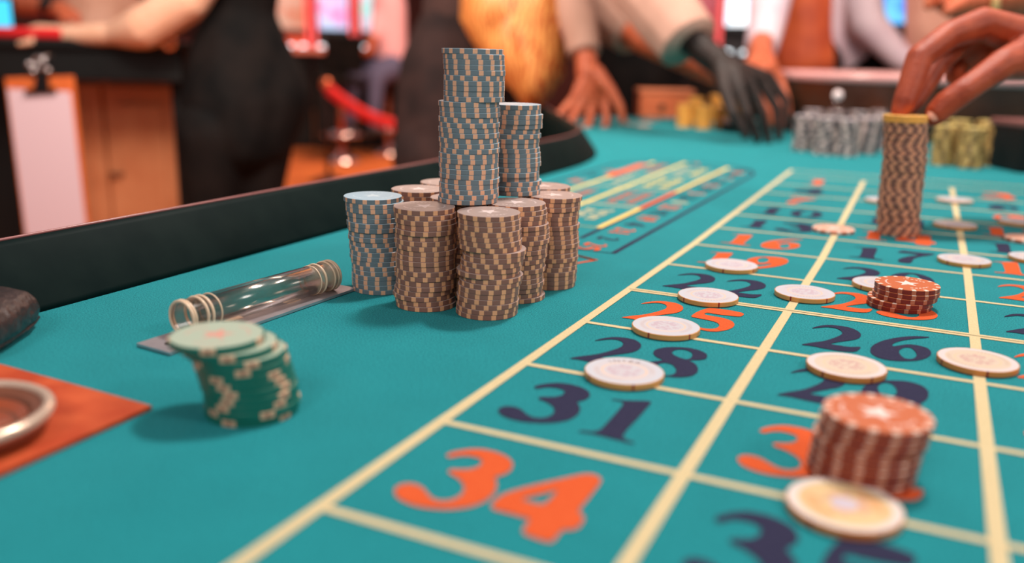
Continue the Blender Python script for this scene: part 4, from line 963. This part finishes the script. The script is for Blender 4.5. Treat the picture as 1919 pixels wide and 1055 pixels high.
quad_slab(bm, [lx(72, 140), lx(92, 140), lx(94, 166), lx(68, 168)], -0.014, -0.004); obj('clip_plate', bm, mat('dark_clip', (40, 36, 38), rough=0.3, metal=0.7), cl)
bm = bmesh.new(); q = lx(76, 118); torus(bm, (q.x, -0.008, q.z), 0.016, 0.0045, (0, 1, 0), 20, 8)
for (u, v) in ((66, 134), (94, 132), (58, 120)):
    q = lx(u, v); hull(bm, ball((q.x, -0.010, q.z), 0.0085))
obj('clip_lever', bm, STEEL, cl, smooth=True)
bm = bmesh.new(); a_ = lx(76, 112); tube(bm, [(a_.x, -0.008, a_.z), (a_.x, 0.03, a_.z + 0.01), (a_.x, 0.07, a_.z + 0.012)], 0.003, 6); obj('hook', bm, STEEL, cl, smooth=True)

mo = unit('small_monitor', 'small glowing cyan monitor standing on the card table', 'monitor', -6, 88, d=2.98)
mo.location.z = 0.1865
SCY = mat('cyan_screen', (10, 60, 80), rough=0.3, emit=(70, 200, 240), estr=1.6)
bm = bmesh.new(); box(bm, (0, 0, 0.07), (0.15, 0.02, 0.11), bevel=0.008); obj('monitor_case', bm, BLACK, mo)
bm = bmesh.new(); box(bm, (0, -0.0125, 0.07), (0.135, 0.004, 0.095), bevel=0.001); obj('screen', bm, SCY, mo)
bm = bmesh.new(); box(bm, (0, 0.01, 0.006), (0.09, 0.06, 0.012), bevel=0.003); obj('monitor_foot', bm, BLACK, mo)
p8 = person('person in beige shirt with a black wristwatch seated across the card table', W(185, 60, 3.85))
BEIGE = mat('beige_shirt', (218, 172, 150), rough=0.8, rgb2=(206, 156, 132), scale=8)
blob('shirt', [Wc((190, -260, 3.8, 0.19), (186, -60, 3.82, 0.17), (186, 90, 3.85, 0.16)), Wc((90, -200, 3.55, 0.08), (-20, -20, 3.4, 0.06))], BEIGE, p8, voxel=0.016)
legs(p8, W(150, 180, 3.85), W(230, 180, 3.85), 0.11, BLKCL, toe=-FWD, extra=[Wc((186, 90, 3.85, 0.15), (190, 180, 3.85, 0.15))])
blob('forearm', [Wc((-30, -15, 3.4, 0.048), (40, 8, 3.2, 0.038), (92, 14, 3.1, 0.030), (118, 20, 3.06, 0.032))] + [Wc((118, 20, 3.06, 0.026), (142, 22 + 5 * k, 3.03, 0.010), (150, 32 + 5 * k, 3.03, 0.008)) for k in range(4)] + [Wc((112, 22, 3.04, 0.02), (122, 40, 3.0, 0.011))], SK_WARM, p8, voxel=0.008)
bm = bmesh.new(); torus(bm, W(92, 14, 3.1), 0.032, 0.007, W(118, 20, 3.06) - W(92, 14, 3.1), 24, 8); q = W(90, 8, 3.06); hull(bm, ball(q, 0.024, (1, 1, 0.7))); obj('black_wristwatch', bm, BLACK, p8, smooth=True, world=True)
head(p8, W(190, -330, 3.55), W(190, -400, 3.5), -FWD, SK_WARM)

# ------------------------------------------------------------------ back of the hall: floor, walls, slot machines, stools, rope
bm = bmesh.new(); r = 14
vs_ = [bm.verts.new((x, y, FLOORZ)) for x, y in ((-10, -3), (5, -3), (5, 12), (-10, 12))]; bm.faces.new(vs_)
tag(obj('floor', bm, mat('carpet', (214, 120, 52), rough=0.95, rgb2=(190, 92, 40), scale=5, detail=5), None), kind='structure')
WALLM = mat('wall_paint', (96, 50, 44), rough=0.8, rgb2=(84, 42, 38), scale=2)
for nm, c, s in (('wall_back', (-2.5, 12.05, 0.82), (15.2, 0.1, 3.2)), ('wall_left', (-10.05, 4.5, 0.82), (0.1, 15.2, 3.2))):
    bm = bmesh.new(); box(bm, c, s); tag(obj(nm, bm, WALLM, None), kind='structure')
for nm, c, s in (('baseboard_back', (-2.5, 11.985, FLOORZ + 0.06), (15, 0.03, 0.12)), ('baseboard_left', (-9.985, 4.5, FLOORZ + 0.06), (0.03, 15, 0.12))):
    bm = bmesh.new(); box(bm, c, s); tag(obj(nm, bm, DWOOD, None), kind='structure')

def slot(label, u, d, screen, estr, side, deckcol, wid=0.62):
    p = W(u, 107, d)
    t = thing('slot_machine', label, 'slot machine', (p.x, p.y, FLOORZ), math.atan2(-(CAMP[0] - p.x), (CAMP[1] - p.y)) + PI, 'slot machines at the back of the hall')
    bm = bmesh.new(); box(bm, (0, 0.3, 0.46), (wid, 0.55, 0.92), bevel=0.02); obj('base', bm, BLACK, t)
    bm = bmesh.new(); box(bm, (0, 0.38, 1.45), (wid, 0.42, 1.05), bevel=0.03); obj('cabinet', bm, side, t)
    bm = bmesh.new(); box(bm, (0, 0.08, 0.955), (wid + 0.02, 0.40, 0.06), bevel=0.015); dk = obj('button_deck', bm, deckcol, t)
    for k in range(3):
        bm = bmesh.new(); hull(bm, ball((-wid * 0.3 + k * wid * 0.3, -0.02, 0.995), 0.035, (1, 1, 0.5)))
        obj('button', bm, mat('button_glow', (220, 230, 235), emit=(226, 238, 245), estr=2.6), dk, smooth=True)
    bm = bmesh.new(); box(bm, (0, 0.155, 1.42), (wid * 0.72, 0.03, 0.52), bevel=0.01); obj('lower_screen', bm, screen, t)
    bm = bmesh.new(); box(bm, (0, 0.150, 1.115), (wid * 0.80, 0.04, 0.05), bevel=0.01); obj('screen_bezel', bm, BLACK, t)
    for k in (-1, 1):
        bm = bmesh.new(); box(bm, (k * wid * 0.44, 0.15, 1.45), (wid * 0.08, 0.05, 0.95), bevel=0.01); obj('light_strip', bm, mat('pink_strip', (230, 90, 100), emit=(255, 96, 90), estr=0.9), t)
    return t
def screen_mat(name, a, b, s, scale=7):
    m = mat(name, (20, 20, 24), rough=0.2); nt = m.node_tree; bs = nt.nodes['Principled BSDF']
    tc = nt.nodes.new('ShaderNodeTexCoord'); vo = nt.nodes.new('ShaderNodeTexVoronoi'); vo.inputs['Scale'].default_value = scale
    nt.links.new(tc.outputs['Object'], vo.inputs['Vector'])
    cr = nt.nodes.new('ShaderNodeValToRGB'); e = cr.color_ramp.elements
    e[0].color = lin(a) + (1,); e[1].color = lin(b) + (1,); e[0].position = 0.2; e[1].position = 0.7
    nt.links.new(vo.outputs['Distance'], cr.inputs['Fac']); nt.links.new(cr.outputs['Color'], bs.inputs['Emission Color']); bs.inputs['Emission Strength'].default_value = s
    return m
ORP = mat('orange_panel', (228, 96, 60), rough=0.4, emit=(226, 80, 40), estr=0.35)
BLP = mat('dark_panel', (34, 24, 30), rough=0.4)
PKD = mat('pink_deck', (232, 140, 120), rough=0.35)
slot('slot_machine', 545, 8.6, screen_mat('screen_orange', (255, 120, 70), (255, 190, 160), 0.8), 1, ORP, PKD, 0.40)['label'] = 'slot machine with glowing orange front beside the woman in black'
slot('x', 626, 8.6, screen_mat('screen_pink', (240, 120, 190), (200, 220, 255), 1.3), 1, BLP, PKD, 0.40)['label'] = 'slot machine with pink and white screen behind the stools'
slot('x', 706, 8.7, screen_mat('screen_green', (120, 240, 220), (240, 210, 240), 1.2), 1, BLP, DWOOD, 0.40)['label'] = 'slot machine with turquoise screen behind the seated person'
slot('x', 1398, 5.4, screen_mat('screen_white', (190, 230, 255), (250, 252, 255), 2.2), 1, BLP, BLP, 0.40)['label'] = 'slot machine with bright bluish white screen behind the dealers'
slot('x', 1675, 4.6, screen_mat('screen_blue', (30, 90, 230), (110, 200, 255), 1.6, 9), 1, BLP, BLP, 0.44)['label'] = 'slot machine with deep blue screen beside the salmon pink shirt'
slot('x', 1310, 7.4, screen_mat('screen_red', (230, 70, 70), (240, 110, 130), 0.7), 1, mat('red_panel', (170, 50, 50), rough=0.4), BLP)['label'] = 'slot machine with dull red screen between the two sleeves'

CHROME = mat('chrome', (230, 220, 224), rough=0.15, metal=1.0)
for i, (u, v) in enumerate(((642, 302), (728, 288))):
    p = T(u, v, FLOORZ)
    st = thing('bar_stool', ['bar stool with chrome foot, nearer of two on the orange carpet', 'bar stool with chrome foot, farther one under the seated person'][i], 'stool', (p.x, p.y, FLOORZ), yaw, 'bar stools by the slot machines')
    bm = bmesh.new(); lathe(bm, [(0, 0.001), (0.17, 0.001), (0.17, 0.012), (0.10, 0.035), (0.045, 0.10), (0, 0.10)], 32); obj('foot', bm, CHROME, st, smooth=True)
    bm = bmesh.new(); lathe(bm, [(0, 0.09), (0.028, 0.09), (0.028, 0.66), (0, 0.66)], 16); obj('post', bm, mat('copper_post', (190, 100, 70), rough=0.3, metal=0.7), st, smooth=True)
    bm = bmesh.new(); torus(bm, (0, 0, 0.24), 0.17, 0.016, seg=32); tube(bm, [(-0.17, 0, 0.24), (0.17, 0, 0.24)], 0.012); obj('foot_ring', bm, CHROME, st, smooth=True)
    bm = bmesh.new(); lathe(bm, [(0, 0.66), (0.17, 0.66), (0.20, 0.69), (0.195, 0.73), (0, 0.74)], 32); obj('seat', bm, BLKCL, st, smooth=True)
    bm = bmesh.new(); box(bm, (0, 0.19, 0.93), (0.34, 0.05, 0.32), bevel=0.02); box(bm, (0, 0.19, 0.75), (0.05, 0.03, 0.12)); obj('backrest', bm, BLKCL, st)
sp = person('person in lavender shirt and jeans sitting at the slot machines', W(735, 100, 8.2))
LAV = mat('lavender_shirt', (228, 176, 186), rough=0.8); JEAN = mat('blue_jeans', (88, 92, 124), rough=0.85)
blob('shirt', [Wc((728, 10, 8.2, 0.17), (732, 60, 8.2, 0.155), (734, 108, 8.2, 0.15)), Wc((712, 15, 8.15, 0.07), (700, 70, 8.0, 0.05))], LAV, sp, voxel=0.03)
blob('jeans', [Wc((734, 125, 8.2, 0.14), (690, 138, 8.15, 0.09), (660, 140, 8.1, 0.085), (655, 230, 8.1, 0.06)), Wc((734, 128, 8.1, 0.13), (705, 145, 8.0, 0.085), (700, 235, 8.0, 0.055))], JEAN, sp, voxel=0.03)
blob('arm', [Wc((700, 70, 8.0, 0.045), (692, 98, 7.95, 0.04), (660, 102, 8.0, 0.03), (648, 102, 8.0, 0.035))], SK_WARM, sp, voxel=0.02)
blob('shoe', [Wc((655, 240, 8.1, 0.05), (640, 246, 8.1, 0.045))], SHOE, sp, voxel=0.02); blob('shoe', [Wc((700, 245, 8.0, 0.05), (685, 252, 8.0, 0.045))], SHOE, sp, voxel=0.02)
head(sp, W(728, -20, 8.2), W(726, -48, 8.2), -RGT, SK_WARM)
for i, (u, v, d) in enumerate(((612, 160, 6.4), (800, 232, 6.4))):
    p = W(u, v, d)
    po = thing('rope_stanchion', ['bronze rope stanchion whose knob shows beside the woman in black', 'bronze rope stanchion hidden behind the gold waistcoat dealer'][i], 'stanchion', (p.x, p.y, FLOORZ), 0, 'stanchions of the red rope')
    h = p.z - FLOORZ
    bm = bmesh.new(); lathe(bm, [(0, 0), (0.15, 0), (0.15, 0.01), (0.06, 0.04), (0.022, 0.06), (0, 0.06)], 28); obj('base', bm, mat('bronze_dark', (60, 40, 36), rough=0.35, metal=0.6), po, smooth=True)
    bm = bmesh.new(); lathe(bm, [(0, 0.05), (0.018, 0.05), (0.018, h), (0, h)], 14); obj('post', bm, mat('bronze_dark', (60, 40, 36), rough=0.35, metal=0.6), po, smooth=True)
    bm = bmesh.new(); lathe(bm, [(0, h - 0.03), (0.035, h - 0.02), (0.045, h + 0.01), (0.03, h + 0.045), (0, h + 0.05)], 18); obj('knob', bm, mat('copper', (214, 120, 80), rough=0.3, metal=0.6), po, smooth=True)
a, b = W(614, 166, 6.4), W(798, 238, 6.4)
pts = []
for k in range(17):
    f = k / 16; q = a.lerp(b, f); q.z -= 0.085 * 4 * f * (1 - f); pts.append(q)
bm = bmesh.new(); tube(bm, pts, 0.042, 12); tag(obj('velvet_rope', bm, mat('red_velvet', (224, 28, 30), rough=0.8, sheen=0.3), None, smooth=True), 'sagging bright red velvet rope between the bronze stanchions', 'rope')
